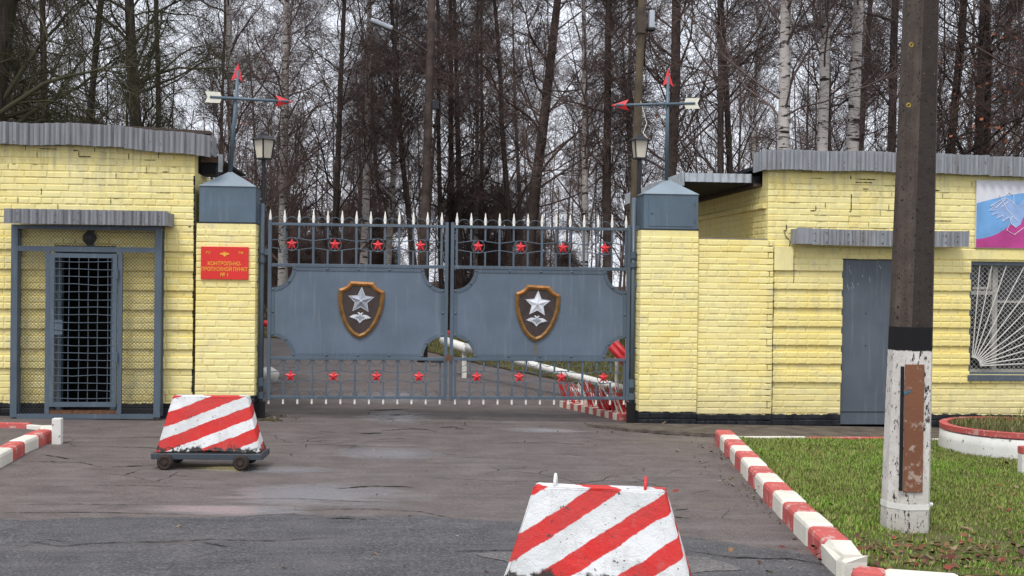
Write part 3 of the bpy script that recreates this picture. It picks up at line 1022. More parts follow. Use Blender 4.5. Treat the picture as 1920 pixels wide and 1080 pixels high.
MB().box(-4.4, -2.45, 14.12, 14.5, 3.312, 3.40).build("roof_parapet", M['felt'], roof_l)
nails(roof_l, [-4.55, -4.1, -3.7, -3.3, -2.9, -2.6], YL - 0.145, [3.25], M['rust'], 0.006)
# stained eaves end behind the pier
m = MB()
m.box(-2.535, -2.33, 14.52, 14.95, 3.10, 3.185)
m.build("eaves_board", M['fascia_wood'], roof_l)
m = MB()
m.box(-2.53, -2.36, 14.54, 14.94, 2.955, 3.098)
m.build("eaves_soffit", M['felt'], roof_l)
m = MB()
wave_sheet(m, -2.325, -2.27, 14.50, 2.985, 3.20, 0.115, 0.008)
m.build("eaves_flashing", M['galv'], roof_l)
wall_cracks(wall_l, [[(-3.05, 3.175), (-2.95, 3.175), (-2.95, 3.10)], [(-3.92, 3.17), (-3.86, 3.17), (-3.86, 3.10), (-3.72, 3.10)], [(-4.3, 3.18), (-4.1, 3.18)], [(-2.60, 2.3), (-2.56, 2.3)], [(-4.28, 2.72), (-4.28, 2.65)], [(-2.90, 2.94), (-2.82, 2.94)]], YL - 0.005, M['crack'], 0.009)
wall_cracks(wall_l, [[(-2.535, 2.9), (-2.53, 2.2), (-2.535, 1.5), (-2.53, 0.9), (-2.535, 0.35)]], YL - 0.006, M['black'], 0.016)
# dome lamp over the door
wlmp = empty("wall_lamp", (-3.72, YL, 2.17), "small dark dome lamp above the door inside the mesh cage", "lamp")
mm = MB()
mm.M = Matrix.Translation((-3.72, YL - 0.04, 2.15)) @ Matrix.Rotation(math.radians(90), 4, 'X')
mm.lathe((0, 0, 0), [(0.075, -0.03), (0.08, 0.0), (0.07, 0.04), (0.04, 0.075), (0.01, 0.085)], 16)
mm.build("shade", M['dark'], wlmp, smooth=True)
MB().box(-3.76, -3.68, YL - 0.012, YL - 0.002, 2.06, 2.24).build("back_plate", M['gate'], wlmp)

# ------------------------------------------------------------------ mesh entrance cage
YC = 13.88
cg = empty("entrance_cage", (-3.64, YC, zg(-3.64)), "grey steel and chain-link cage with a barred door around the left entrance", "cage")


def chain(name, x0, x1, z0, z1, y, parent, along='x', pitch=0.040):
    """woven wire mesh: two families of crossing wires"""
    mb = MB()
    h = z1 - z0
    r = 0.0021

    def wire(p, q, off):
        P = [(p[0], y + off, p[1]), (q[0], y - off, q[1])] if along == 'x' else [(y + off, p[0], p[1]), (y - off, q[0], q[1])]
        mb.tube(P, r, 3, False)
    k = (x0 - h)
    n0 = int(math.floor((x0 - h) / pitch))
    n1 = int(math.ceil(x1 / pitch))
    for i in range(n0, n1 + 1):
        c = i * pitch
        a, b = max(x0, c), min(x1, c + h)
        if b - a > 0.01: wire((a, z0 + (a - c)), (b, z0 + (b - c)), 0.002)
        a, b = max(x0, c), min(x1, c + h)
        if b - a > 0.01: wire((a, z1 - (a - c)), (b, z1 - (b - c)), -0.002)
    return mb.build(name, M['mesh_wire'], parent)


M['mesh_wire'] = plain("mesh_wire", (0.045, 0.046, 0.046, 1), 0.5, 0.2, 20, 0.5, 0.3)
X0, X1 = -4.547, -2.863
g0 = 0.075
for x in (X0, X1 - 0.075):
    MB().box(x, x + 0.075, YC, YC + 0.05, g0, 2.29, 0.004).build("post", M['gate'], cg)
for x in (X0 + 0.005, X1 - 0.055):
    MB().box(x, x + 0.05, YL - 0.06, YL - 0.012, g0, 2.29).build("rear_post", M['gate'], cg)
MB().box(X0 + 0.075, X1 - 0.075, YC + 0.002, YC + 0.046, 1.985, 2.045).build("rail", M['gate'], cg)
MB().box(X0 + 0.075, X1 - 0.075, YC + 0.002, YC + 0.046, 2.24, 2.288).build("rail", M['gate'], cg)
MB().box(X0 + 0.075, X1 - 0.075, YC + 0.004, YC + 0.050, 0.06, 0.115).build("rail", M['gate'], cg)
for xx in (X0 + 0.012, X1 - 0.045):
    for (a, b) in ((0.08, 0.12), (2.24, 2.28)):
        MB().box(xx, xx + 0.035, YC + 0.052, YL - 0.062, a, b).build("side_rail", M['gate'], cg)
DX0, DX1 = -4.112, -3.352
for x in (DX0 - 0.05, DX1):
    MB().box(x, x + 0.05, YC + 0.003, YC + 0.045, 0.117, 1.983).build("door_post", M['gate'], cg)
chain("mesh_panel", X0 + 0.078, DX0 - 0.052, 0.117, 1.983, YC + 0.025, cg)
chain("mesh_panel", DX1 + 0.052, X1 - 0.078, 0.117, 1.983, YC + 0.025, cg)
chain("mesh_panel", X0 + 0.078, X1 - 0.078, 2.047, 2.238, YC + 0.025, cg)
chain("mesh_panel", YC + 0.055, YL - 0.065, 0.12, 2.24, X1 - 0.03, cg, 'y')
chain("mesh_panel", YC + 0.055, YL - 0.065, 0.12, 2.24, X0 + 0.03, cg, 'y')
MB().box(DX0, DX1, YC + 0.01, YC + 0.05, 0.116, 0.16).build("threshold", M['rust'], cg)
# door with welded bar grid
dr = MB()
dy0, dy1 = YC - 0.015, YC + 0.02
a, b = DX0 + 0.006, DX1 - 0.006
dr.box(a, a + 0.05, dy0, dy1, 0.20, 1.965)
dr.box(b - 0.05, b, dy0, dy1, 0.20, 1.965)
dr.box(a + 0.05, b - 0.05, dy0 + .001, dy1 - .001, 0.20, 0.255)
dr.box(a + 0.05, b - 0.05, dy0 + .001, dy1 - .001, 1.915, 1.965)
door_c = dr.build("door", M['gate'], cg)
M['grid'] = plain("grid_bars", (0.075, 0.100, 0.125, 1), 0.5, 0.2, 20)
rr = random.Random(4)
nvb = 6
for i in range(nvb):
    x = a + 0.05 + (b - a - 0.1) * (i + 0.5) / nvb
    MB().tube([(x + rr.uniform(-.004, .004), YC - 0.008, 0.255), (x + rr.uniform(-.008, .008), YC - 0.004, 0.9), (x + rr.uniform(-.006, .006), YC - 0.006, 1.4), (x, YC - 0.008, 1.92)], 0.0046, 5).build("bar", M['grid'], door_c)
nh = 19
for i in range(nh):
    z = 0.255 + (1.915 - 0.255) * (i + 0.5) / nh
    MB().tube([(a + 0.04, YC - 0.017, z + rr.uniform(-.006, .006)), (-3.84, YC - 0.018, z + rr.uniform(-.008, .008)), (-3.60, YC - 0.018, z + rr.uniform(-.008, .008)), (b - 0.04, YC - 0.017, z + rr.uniform(-.006, .006))], 0.005, 5).build("bar", M['grid'], door_c)
for z in (0.72, 1.68):
    MB().tube([(b + 0.005, YC - 0.02, z), (b + 0.005, YC - 0.02, z + 0.11)], 0.014, 8).build("hinge", M['gate'], door_c)
MB().box(a + 0.052, a + 0.14, YC - 0.012, YC + 0.016, 1.03, 1.20).build("lock_box", M['gate'], door_c)
# corrugated canopy
cn = MB()
wave_sheet(cn, -4.575, -2.765, YC - 0.17, 2.292, 2.460, 0.095, 0.017)
can = cn.build("canopy", M['corr_l'], cg)
cn = MB()
cn.box(-4.56, -2.785, YC - 0.15, YL - 0.004, 2.405, 2.43)
cn.build("canopy_deck", M['felt'], can)
m = MB()
wave_sheet(m, YC - 0.15, YL - 0.02, -2.772, 2.292, 2.445, 0.105, 0.010, None, 0, 'y')
m.build("canopy_return", M['corr_l'], can)
nails(can, [-4.42, -4.2, -4.0, -3.75, -3.5, -3.25, -3.05, -2.85], YC - 0.192, [2.33, 2.41], M['dark'], 0.006)
# --- PART 4 ---

# ------------------------------------------------------------------ gate piers
def pier(x0, x1, y0, y1, ztop, mat, zb, label, seed, hatch):
    cx = (x0 + x1) / 2
    root = empty("gate_pier", (cx, (y0 + y1) / 2, zg(cx)), label, "pier", "gate piers")
    core = MB().box(x0 + 0.007, x1 - 0.007, y0 + 0.007, y1 - 0.007, -0.2, ztop).build("core", mat, root)
    lay(core, rows(x0, x1, zb, ztop, (), zb, None, seed, 4), (0, y0), 0, mat, 140, seed)
    lay(core, rows(0.055, y1 - y0 - 0.055, zb, ztop, (), zb, None, seed + 1, 4, 1), (x1, y0), math.pi / 2, mat, 70, seed + 1)
    lay(core, rows(0.055, y1 - y0 - 0.055, zb, ztop, (), zb, None, seed + 2, 4, 1), (x0, y1), -math.pi / 2, mat, 70, seed + 2)
    ca, cb, c0, c1 = x0 + 0.035, x1 - 0.012, y0 + 0.01, y1 - 0.01
    MB().box(x0 + 0.02, x1 - 0.0, y0 + 0.004, y1 - 0.002, ztop + 0.001, ztop + 0.018).build("cap_base", M['dark'], root)
    capo = MB().box(ca, cb, c0, c1, ztop + 0.018, 2.785).build("cap", M['cap'], root)
    ap = ((ca + cb) / 2, (c0 + c1) / 2, 2.985)
    e = 0.012
    MB().add([(ca - e, c0 - e, 2.786), (cb + e, c0 - e, 2.786), (cb + e, c1 + e, 2.786), (ca - e, c1 + e, 2.786), ap], [(0, 1, 4), (1, 2, 4), (2, 3, 4), (3, 0, 4), (3, 2, 1, 0)]).build("cap_roof", M['cap_top'], capo)
    if hatch:
        MB().box(ca + 0.06, cb - 0.05, c0 - 0.006, c0 - 0.0005, ztop + 0.05, 2.73).build("hatch", M['cap'], capo)
        for z in (ztop + 0.10, 2.66):
            MB().tube([(cb - 0.047, c0 - 0.008, z), (cb - 0.047, c0 - 0.008, z + 0.05)], 0.008, 6).build("hinge", M['cap'], capo)
        MB().tube([(ca + 0.10, c0 - 0.004, 2.56), (ca + 0.10, c0 - 0.022, 2.56)], 0.013, 8).build("knob", M['cap'], capo)
    return root


pier(-2.512, -1.812, 14.10, 14.55, 2.345, M['y_pier_l'], 0.05, "yellow left gate pier carrying the red sign, under a grey pyramid cap", 31, False)
pier(2.792, 3.512, 14.06, 14.50, 2.345, M['y_pier_r'], -0.03, "yellow right gate pier with a grey hatch in its pyramid cap", 41, True)

# low brick wall between right pier and gatehouse
lw = empty("brick_wall", (3.95, 14.2, zg(3.95)), "low yellow brick wall filling the gap between right gate pier and gatehouse", "wall")
core = MB().box(3.515, 4.385, 14.117, 14.35, -0.2, 2.25).build("core", M['y_right'], lw)
lay(core, rows(3.516, 4.462, -0.055, 2.25, (), -0.055, None, 51, 6), (0, 14.11), 0, M['y_right'], 200, 51)
MB().box(3.516, 4.385, 14.112, 14.352, 2.2505, 2.262).build("coping", M['concrete'], lw)

# ------------------------------------------------------------------ right gatehouse
YR = 14.15
rb = empty("gatehouse", (7.0, YR, zg(7.0)), "yellow brick gatehouse on the right with a grey door and barred window", "building")
DR = (5.35, 6.27, -0.2, 2.037)
WR = (7.00, 8.30, 0.60, 2.02)
wr = MB()
YB, YF = YR + 0.25, YR + 0.007
wr.box(4.397, DR[0], YF, YB, -0.3, 3.12)
wr.box(DR[0], DR[1], YF, YB, DR[3], 3.12)
wr.box(DR[1], WR[0], YF, YB, -0.3, 3.12)
wr.box(WR[0], WR[1], YF, YB, -0.3, WR[2])
wr.box(WR[0], WR[1], YF, YB, WR[3], 3.12)
wr.box(WR[1], 12.0, YF, YB, -0.3, 3.12)
wr.box(4.397, 4.64, YB + 0.002, 18.4, -0.3, 2.93)
wr.box(11.75, 12.0, YB + 0.002, 18.4, -0.3, 2.93)
wr.box(4.642, 11.748, 18.15, 18.4, -0.3, 2.93)
for q in range(7):
    for (a, b) in ((4.475, DR[0]), (DR[1], WR[0]), (WR[1], 12.0)):
        wr.box(a, b, YR - 0.0235, YR + 0.02, 0.49 + q * 3 * COURSE + 0.004, 0.49 + (q * 3 + 2) * COURSE - 0.004)
wall_r = wr.build("wall", M['y_right'], rb)
ZB_R = 0.49
it = rows(4.39, 12.0, -0.06, 3.14, [DR, WR], ZB_R, (ZB_R, ZB_R + 20 * COURSE + 0.001), 15)
it = [t for t in it if not (t[0] < 4.45 and t[1] < 2.2)]
visr = lambda t: (0 if t[0] < 7.75 else 10) - t[2] - (0.1 if t[1] > 2.1 else 0)
lay(wall_r, it, (0, YR), 0, M['y_right'], 300, 13, visr)
side = rows(0.06, 4.2, 1.9, 2.93, (), ZB_R, None, 16, 5)
side = [(u, z, L, 0.035 if abs(z - 2.67) < 0.04 else p) for (u, z, L, p) in side]
side = [(4.25 - u, z, L, p) for (u, z, L, p) in side]
lay(wall_r, side, (4.39, 18.4), -math.pi / 2, M['y_right'], 0, 14)
wall_cracks(wall_r, [[(4.63, 2.44), (4.63, 2.37), (4.60, 2.37), (4.62, 2.30), (4.68, 2.24), (4.67, 2.14), (4.70, 2.10)], [(5.45, 2.83), (5.45, 2.62), (5.42, 2.62)],
                     [(5.12, 2.72), (5.12, 2.66)], [(5.50, 2.98), (5.72, 2.98)], [(5.55, 3.02), (5.76, 3.02)], [(5.60, 2.90), (5.68, 2.90)], [(4.93, 2.62), (5.0, 2.62), (5.0, 2.68)],
                     [(6.52, 2.90), (6.60, 2.90)], [(6.46, 2.52), (6.75, 2.52)], [(5.44, 3.07), (5.44, 3.02)]], YR - 0.005, M['crack'], 0.010)
wall_cracks(wall_r, [[(4.468, 2.1), (4.472, 1.6), (4.466, 1.0), (4.472, 0.5), (4.468, 0.1)], [(4.72, 2.06), (4.725, 1.80), (4.72, 1.72)]], YR - 0.034, M['black'], 0.007)
def open_joints(wall, items, y, n, seed, cond):
    r = random.Random(seed)
    pool = [t for t in items if cond(t)]
    lines = []
    for (u, z, L, pr) in r.sample(pool, n):
        zt = z + COURSE / 2
        if r.random() < 0.62: lines.append([(u - L / 2 * r.uniform(.2, 1), zt), (u + L / 2 * r.uniform(.2, 1), zt)])
        else: lines.append([(u + L / 2 + 0.004, z - 0.034), (u + L / 2 + 0.004, zt)])
    wall_cracks(wall, lines, y, M['crack'], 0.0046)


open_joints(wall_r, it, YR - 0.0045, 30, 5, lambda t: t[1] > 2.15 and 4.6 < t[0] < 7.0 and t[3] < .01)
open_joints(wall_l, it_l, YL - 0.0045, 30, 6, lambda t: t[1] > 2.3 and -4.85 < t[0] < -2.7 and t[3] < .01)
# corner block, door lintel ledge, long lintel under the banner
MB().box(4.472, 4.715, YR - 0.045, YR + 0.02, 1.875, 2.17, 0.006).build("corner_block", M['y_right'], wall_r)
MB().box(6.28, 8.7, YR - 0.012, YR + 0.004, 2.045, 2.165, 0.004).build("lintel", M['y_right'], wall_r)
# roof
rf = MB()
rf.box(4.32, 12.2, YR - 0.09, 18.6, 3.145, 3.19)
roof_r = rf.build("roof", M['felt'], rb)
sr = lambda x: 0.006 * math.sin(x * 7) - 0.002 * (x - 4)
for (a, b, dz) in ((4.295, 5.12, 0.0), (5.12, 6.05, 0.004), (6.05, 7.18, -0.004), (7.18, 8.6, -0.022), (8.6, 10.4, -0.02), (10.4, 12.2, -0.015)):
    m = MB()
    wave_sheet(m, a, b, YR - 0.12 - (0.006 if dz > 0 else 0), 3.108 + dz, 3.352 + dz, 0.112, 0.020, sr)
    m.build("fascia_sheet", M['corr_r'], roof_r)
m = MB()
wave_sheet(m, YR - 0.10, 14.45, 4.297, 3.10, 3.345, 0.115, 0.012, None, 0, 'y')
m.build("fascia_return", M['corr_r'], roof_r)
nails(roof_r, [4.5, 4.85, 5.3, 5.7, 6.4, 6.75, 7.4], YR - 0.145, [3.15, 3.2], M['rust'], 0.006)
# side eaves overhanging towards the gate
MB().box(3.43, 4.395, 14.47, 18.5, 2.965, 3.06).build("eaves_soffit", M['felt'], roof_r)
m = MB()
wave_sheet(m, 3.42, 4.27, 14.45, 2.975, 3.085, 0.10, 0.008)
m.build("eaves_fascia", M['galv'], roof_r)
m = MB()
wave_sheet(m, 14.45, 18.5, 3.415, 2.93, 3.10, 0.10, 0.008, None, 0, 'y')
m.build("eaves_return", M['galv'], roof_r)
MB().box(4.30, 4.394, 14.42, 18.4, 2.925, 2.963).build("wall_plate", M['wood'], roof_r)
# steel door
dm = MB()
dm.box(DR[0] + 0.012, DR[1] - 0.012, YR + 0.05, YR + 0.09, 0.0 - 0.035, 2.025, 0.004)
door_r = dm.build("door", M['door'], rb)
for (a, b, c, d) in ((DR[0] + 0.001, DR[0] + 0.012, -0.05, 2.035), (DR[1] - 0.012, DR[1] - 0.001, -0.05, 2.035), (DR[0] + 0.012, DR[1] - 0.012, 2.026, 2.036)):
    MB().box(a, b, YR + 0.03, YR + 0.12, c, d).build("door_frame", M['dark'], door_r)
MB().box(DR[0] + 0.014, DR[1] - 0.014, YR + 0.044, YR + 0.0495, 0.12, 0.128).build("kick_seam", M['dark'], door_r)
MB().tube([(DR[1] - 0.10, YR + 0.03, 1.0), (DR[1] - 0.10, YR + 0.045, 1.0), ], 0.02, 8).build("lock", M['dark'], door_r)
for z in (1.35, 0.95):
    MB().tube([(DR[0] + 0.33, YR + 0.049, z), (DR[0] + 0.33, YR + 0.044, z)], 0.008, 6).build("bolt", M['dark'], door_r)
r = random.Random(12)
for q in range(9):
    x, z = DR[0] + r.uniform(0.08, 0.5), r.uniform(1.55, 1.98)
    m = MB()
    m.M = Matrix.Translation((x, YR + 0.0488, z)) @ Matrix.Rotation(r.uniform(-.5, .2), 4, 'Y')
    m.box(-0.0022, 0.0022, -0.0006, 0.0006, -r.uniform(.02, .09), 0)
    m.build("scratch", M['galv'], door_r)
# canopy over the door
cn = MB()
wave_sheet(cn, 4.68, 4.88, YR - 0.24, 2.20, 2.395, 0.9, 0.003)
cano = cn.build("canopy", M['corr_r'], rb)
for (a, b, dz) in ((4.88, 5.9, -0.005), (5.9, 6.85, -0.008)):
    cn = MB()
    wave_sheet(cn, a, b, YR - 0.245, 2.20 + dz, 2.395 + dz, 0.100, 0.018, lambda x: -0.012 * math.sin((x - 4.8) / 2 * math.pi))
    cn.build("canopy_sheet", M['corr_r'], cano)
MB().box(4.70, 6.83, YR - 0.22, YR - 0.004, 2.345, 2.372).build("canopy_deck", M['felt'], cano)
m = MB()
wave_sheet(m, YR - 0.23, YR - 0.02, 4.682, 2.20, 2.385, 0.108, 0.01, None, 0, 'y')
m.build("canopy_return", M['corr_r'], cano)
nails(cano, [4.9, 5.05, 5.32, 5.5, 5.75, 6.3, 6.55, 6.7], YR - 0.266, [2.23, 2.33], M['dark'], 0.008)

# ------------------------------------------------------------------ barred window
wnd = empty("window", (7.65, YR, 0.60))
wnd.parent = rb
wnd.location = Vector((7.65, YR, 0.60)) - ORG[rb.name]
ORG[wnd.name] = Vector((7.65, YR, 0.60))
x0, x1, z0, z1 = WR[0], WR[1], WR[2], WR[3]
yw = YR + 0.13
MB().box(x0 + 0.002, x1 - 0.002, yw + 0.05, yw + 0.056, z0 + 0.002, z1 - 0.002).build("pane", M['pane'], wnd)
for (a, b, c, d) in ((x0 + 0.002, x0 + 0.055, z0 + .002, z1 - .002), (x1 - 0.055, x1 - 0.002, z0 + .002, z1 - .002), (x0 + 0.055, x1 - 0.055, z0 + .002, z0 + 0.06), (x0 + 0.055, x1 - 0.055, z1 - 0.06, z1 - .002),
                     (7.36, 7.43, z0 + 0.06, z1 - 0.06), (7.86, 7.93, z0 + 0.06, z1 - 0.06), (x0 + 0.055, 7.36, 1.60, 1.65), (7.43, 7.86, 1.50, 1.53)):
    MB().box(a, b, yw, yw + 0.048, c, d, 0.004).build("frame", M['wframe'], wnd)
MB().box(x0 + 0.10, 7.33, yw - 0.012, yw - 0.001, 1.67, 1.70).build("vent_frame", M['wframe'], wnd)
MB().box(7.30, 7.34, yw - 0.012, yw - 0.001, 1.70, 1.93).build("vent_frame", M['wframe'], wnd)
chain("mesh_screen", x0 + 0.01, x1 - 0.01, z0 + 0.01, z1 - 0.01, yw - 0.03, wnd, 'x', 0.062).data.materials[0] = M['wbar']
ya = YR + 0.05
hub = (x0 + 0.06, z0 + 0.10)
for k, deg in enumerate((86, 79, 71, 62, 53, 45, 37, 30, 23, 16, 9, 3)):
    t = math.radians(deg)
    L = min((z1 - 0.01 - hub[1]) / max(1e-6, math.sin(t)), (x1 - 0.01 - hub[0]) / max(1e-6, math.cos(t)))
    MB().tube([(hub[0] + 0.11 * math.cos(t), ya, hub[1] + 0.11 * math.sin(t)), (hub[0] + L * math.cos(t), ya, hub[1] + L * math.sin(t))], 0.0075, 6).build("grille_bar", M['wbar'], wnd)
MB().ring((hub[0], ya, hub[1]), 0.12, 0.008, 10, 'y', math.radians(0), math.radians(92)).build("grille_arc", M['wbar'], wnd)
for (a, b, c, d) in ((x0 + 0.004, x0 + 0.03, z0 + .004, z1 - .004), (x0 + 0.03, x1 - 0.03, z0 + .004, z0 + 0.028), (x0 + 0.03, x1 - 0.03, z1 - 0.045, z1 - .004)):
    MB().box(a, b, ya - 0.018, ya + 0.012, c, d).build("grille_frame", M['gate'], wnd)
MB().box(x0 - 0.03, x1 + 0.03, YR - 0.05, YR + 0.12, z0 - 0.075, z0 - 0.004, 0.004).build("sill", M['door'], wnd)

# ------------------------------------------------------------------ banner beside the window: sky-blue and magenta waves with a white eagle drawing
bx0, bx1, bz0, bz1 = 7.05, 8.45, 2.19, 3.035
yb = YR - 0.03
ban = empty("banner", (7.75, yb, 2.19), "white, blue and magenta banner with an eagle drawing on the right gatehouse wall", "banner")
MB().box(bx0, bx1, yb, yb + 0.025, bz0, bz1).build("board", plain("banner_white", (0.66, 0.66, 0.70, 1), 0.5, 0.1, 4, bump=0), ban)


def wave_poly(lo, hi, n=24):
    xs = [bx0 + 0.004 + (bx1 - bx0 - 0.008) * i / n for i in range(n + 1)]
    return [(x, lo(x - bx0)) for x in xs] + [(x, hi(x - bx0)) for x in reversed(xs)]


up_edge = lambda u: bz0 + 0.555 + 0.16 * math.sin(min(u, 0.95) * 1.75)
lo_edge = lambda u: bz0 + 0.10 + 0.05 * u + 0.30 / (1 + math.exp(-(u - 0.42) * 9))
MB().prism(wave_poly(lo_edge, up_edge), yb - 0.003, yb - 0.001).build("blue_wave", plain("banner_blue", (0.16, 0.36, 0.66, 1), 0.5, 0.3, 3, bump=0), ban)
MB().prism(wave_poly(lambda u: bz0 + 0.004, lo_edge), yb - 0.003, yb - 0.001).build("magenta_wave", plain("banner_magenta", (0.52, 0.055, 0.27, 1), 0.5, 0.3, 3, bump=0), ban)
eg = MB()
E_W = [(0.0, .02), (-.08, .10), (-.16, .13), (-.24, .09), (-.36, .02), (-.30, .03), (-.37, -.04), (-.28, -.02), (-.33, -.09), (-.24, -.06), (-.27, -.13), (-.18, -.09), (-.19, -.17), (-.10, -.11), (-.06, -.20), (0, -.24)]
ex, ez = bx0 + 0.52, bz0 + 0.50
mw = plain("banner_line", (0.74, 0.70, 0.76, 1), 0.5, 0.1, 5, bump=0)
eagle_pts = [(ex + p[0] * 0.95, ez + p[1]) for p in E_W] + [(ex - p[0] * 0.95, ez + p[1]) for p in reversed(E_W[1:-1])]
MB().prism(eagle_pts, yb - 0.0055, yb - 0.004).build("eagle_body", plain("banner_eagle", (0.27, 0.40, 0.66, 1), 0.5, 0.2, 6, bump=0), ban)
for seg in ([eagle_pts[i] for i in range(0, 16)], [(ex - .22, ez + .16), (ex - .12, ez - .02), (ex + .02, ez - .16)], [(ex - .05, ez - .10), (ex - .12, ez - .28), (ex - .02, ez - .33), (ex + .10, ez - .24)],
            [(ex - .03, ez + .04), (ex - .04, ez + .16), (ex - .10, ez + .20), (ex - .13, ez + .17)], [(ex - .08, ez + .10), (ex - .20, ez + .01)], [(ex - .14, ez + .12), (ex - .27, ez + .0)]):
    MB().tube([(p[0], yb - 0.0075, p[1]) for p in seg], 0.0042, 4).build("eagle_line", mw, ban)

# ------------------------------------------------------------------ red sign on the left pier
sgn = empty("sign", (-2.18, 14.08, 1.68), "small red sign with gold lettering on the left gate pier", "sign")
SX0, SX1, SZ0, SZ1, SY = -2.447, -1.897, 1.685, 2.07, 14.072
MB().box(SX0, SX1, SY, SY + 0.026, SZ0, SZ1, 0.003).build("board", M['sign_red'], sgn)


def lettering(txt, x, z, size, parent, mat, y, name="lettering", align='CENTER', sx=1.0):
    cu = bpy.data.curves.new(name, 'FONT')
    cu.body = txt
    cu.size = size
    cu.align_x = align
    cu.align_y = 'CENTER'
    cu.extrude = 0.0006
    cu.offset = size * 0.012
    t = bpy.data.objects.new("tmp", cu)
    COL.objects.link(t)
    bpy.context.view_layer.update()
    me = bpy.data.meshes.new_from_object(t.evaluated_get(bpy.context.evaluated_depsgraph_get()))
    bpy.data.objects.remove(t)
    me.transform(Matrix.Translation((x, y, z)) @ Matrix.Rotation(math.pi / 2, 4, 'X') @ Matrix.Diagonal((sx, 1, 1, 1)))
    me.transform(Matrix.Translation(-ORG[parent.name]))
    me.materials.clear()
    me.materials.append(mat)
    return link(name, me, parent)


scx = (SX0 + SX1) / 2
lettering("ВС", SX0 + 0.085, SZ1 - 0.072, 0.040, sgn, M['sign_gold'], SY - 0.002)
lettering("РФ", SX1 - 0.085, SZ1 - 0.072, 0.040, sgn, M['sign_gold'], SY - 0.002)
lettering("КОНТРОЛЬНО-", scx, SZ0 + 0.185, 0.062, sgn, M['sign_gold'], SY - 0.002, sx=0.86)
lettering("ПРОПУСКНОЙ ПУНКТ", scx, SZ0 + 0.118, 0.062, sgn, M['sign_gold'], SY - 0.002, sx=0.80)
lettering("№ 1", scx, SZ0 + 0.052, 0.062, sgn, M['sign_gold'], SY - 0.002, sx=0.86)
EAGLE = [(0, .42), (.05, .50), (.12, .58), (.22, .55), (.28, .46), (.18, .44), (.13, .34), (.14, .24), (.30, .30), (.52, .30), (.72, .20), (.88, .06), (1.0, -.06), (.80, -.04), (.82, -.14), (.62, -.10), (.64, -.22), (.46, -.16), (.40, -.30), (.30, -.24),
         (.26, -.40), (.18, -.38), (.14, -.56), (.06, -.60), (0, -.74)]


def eagle(cx, cz, w, y0, y1, hz=1.0):
    half = [(cx + p[0] * w, cz + p[1] * w * hz) for p in EAGLE]
    other = [(cx - p[0] * w, cz + p[1] * w * hz) for p in reversed(EAGLE[1:-1])]
    return MB().prism(half + other, y0, y1)


eagle(scx, SZ1 - 0.085, 0.062, SY - 0.003, SY - 0.0005, 0.75).build("emblem", M['sign_gold'], sgn)
# --- PART 5 ---

# ------------------------------------------------------------------ gate
YG = 14.30


def star_pts(cx, cz, R, rot=0.0, inner=0.42):
    return [(cx + (R if i % 2 == 0 else R * inner) * math.sin(rot + math.pi * i / 5), cz + (R if i % 2 == 0 else R * inner) * math.cos(rot + math.pi * i / 5)) for i in range(10)]


def facet_star(cx, cz, R, y_back, rise, rot=0.0, inner=0.45):
    p = star_pts(cx, cz, R, rot, inner)
    vs = [(a, y_back, b) for a, b in p] + [(cx, y_back - rise, cz), (cx, y_back + 0.001, cz)]
    fs = []
    for i in range(10):
        j = (i + 1) % 10
        fs += [(j, i, 10), (i, j, 11)]
    return MB().add(vs, fs)


def panel_outline(x0, x1, z0, z1, R, inset=0.0, n=9):
    a, b, c, d = x0 + inset, x1 - inset, z0 + inset, z1 - inset
    r = R + 0.0
    out = []
    for (cx, cz, w0) in ((x0, z0, 90), (x1, z0, 180), (x1, z1, 270), (x0, z1, 0)):
        rr = R + inset
        pts = []
        for i in range(n + 1):
            w = math.radians(w0 - 90 * i / n)
            pts.append((cx + rr * math.cos(w), cz + rr * math.sin(w)))
        pts = [(min(max(p[0], a), b), min(max(p[1], c), d)) for p in pts]
        out += pts
    return out


SHIELD = [(.14, .69), (.158, .662), (.185, .632), (.222, .608), (.275, .588), (.279, .50), (.270, .40), (.245, .295), (.205, .195), (.150, .105), (.085, .040), (0, 0)]


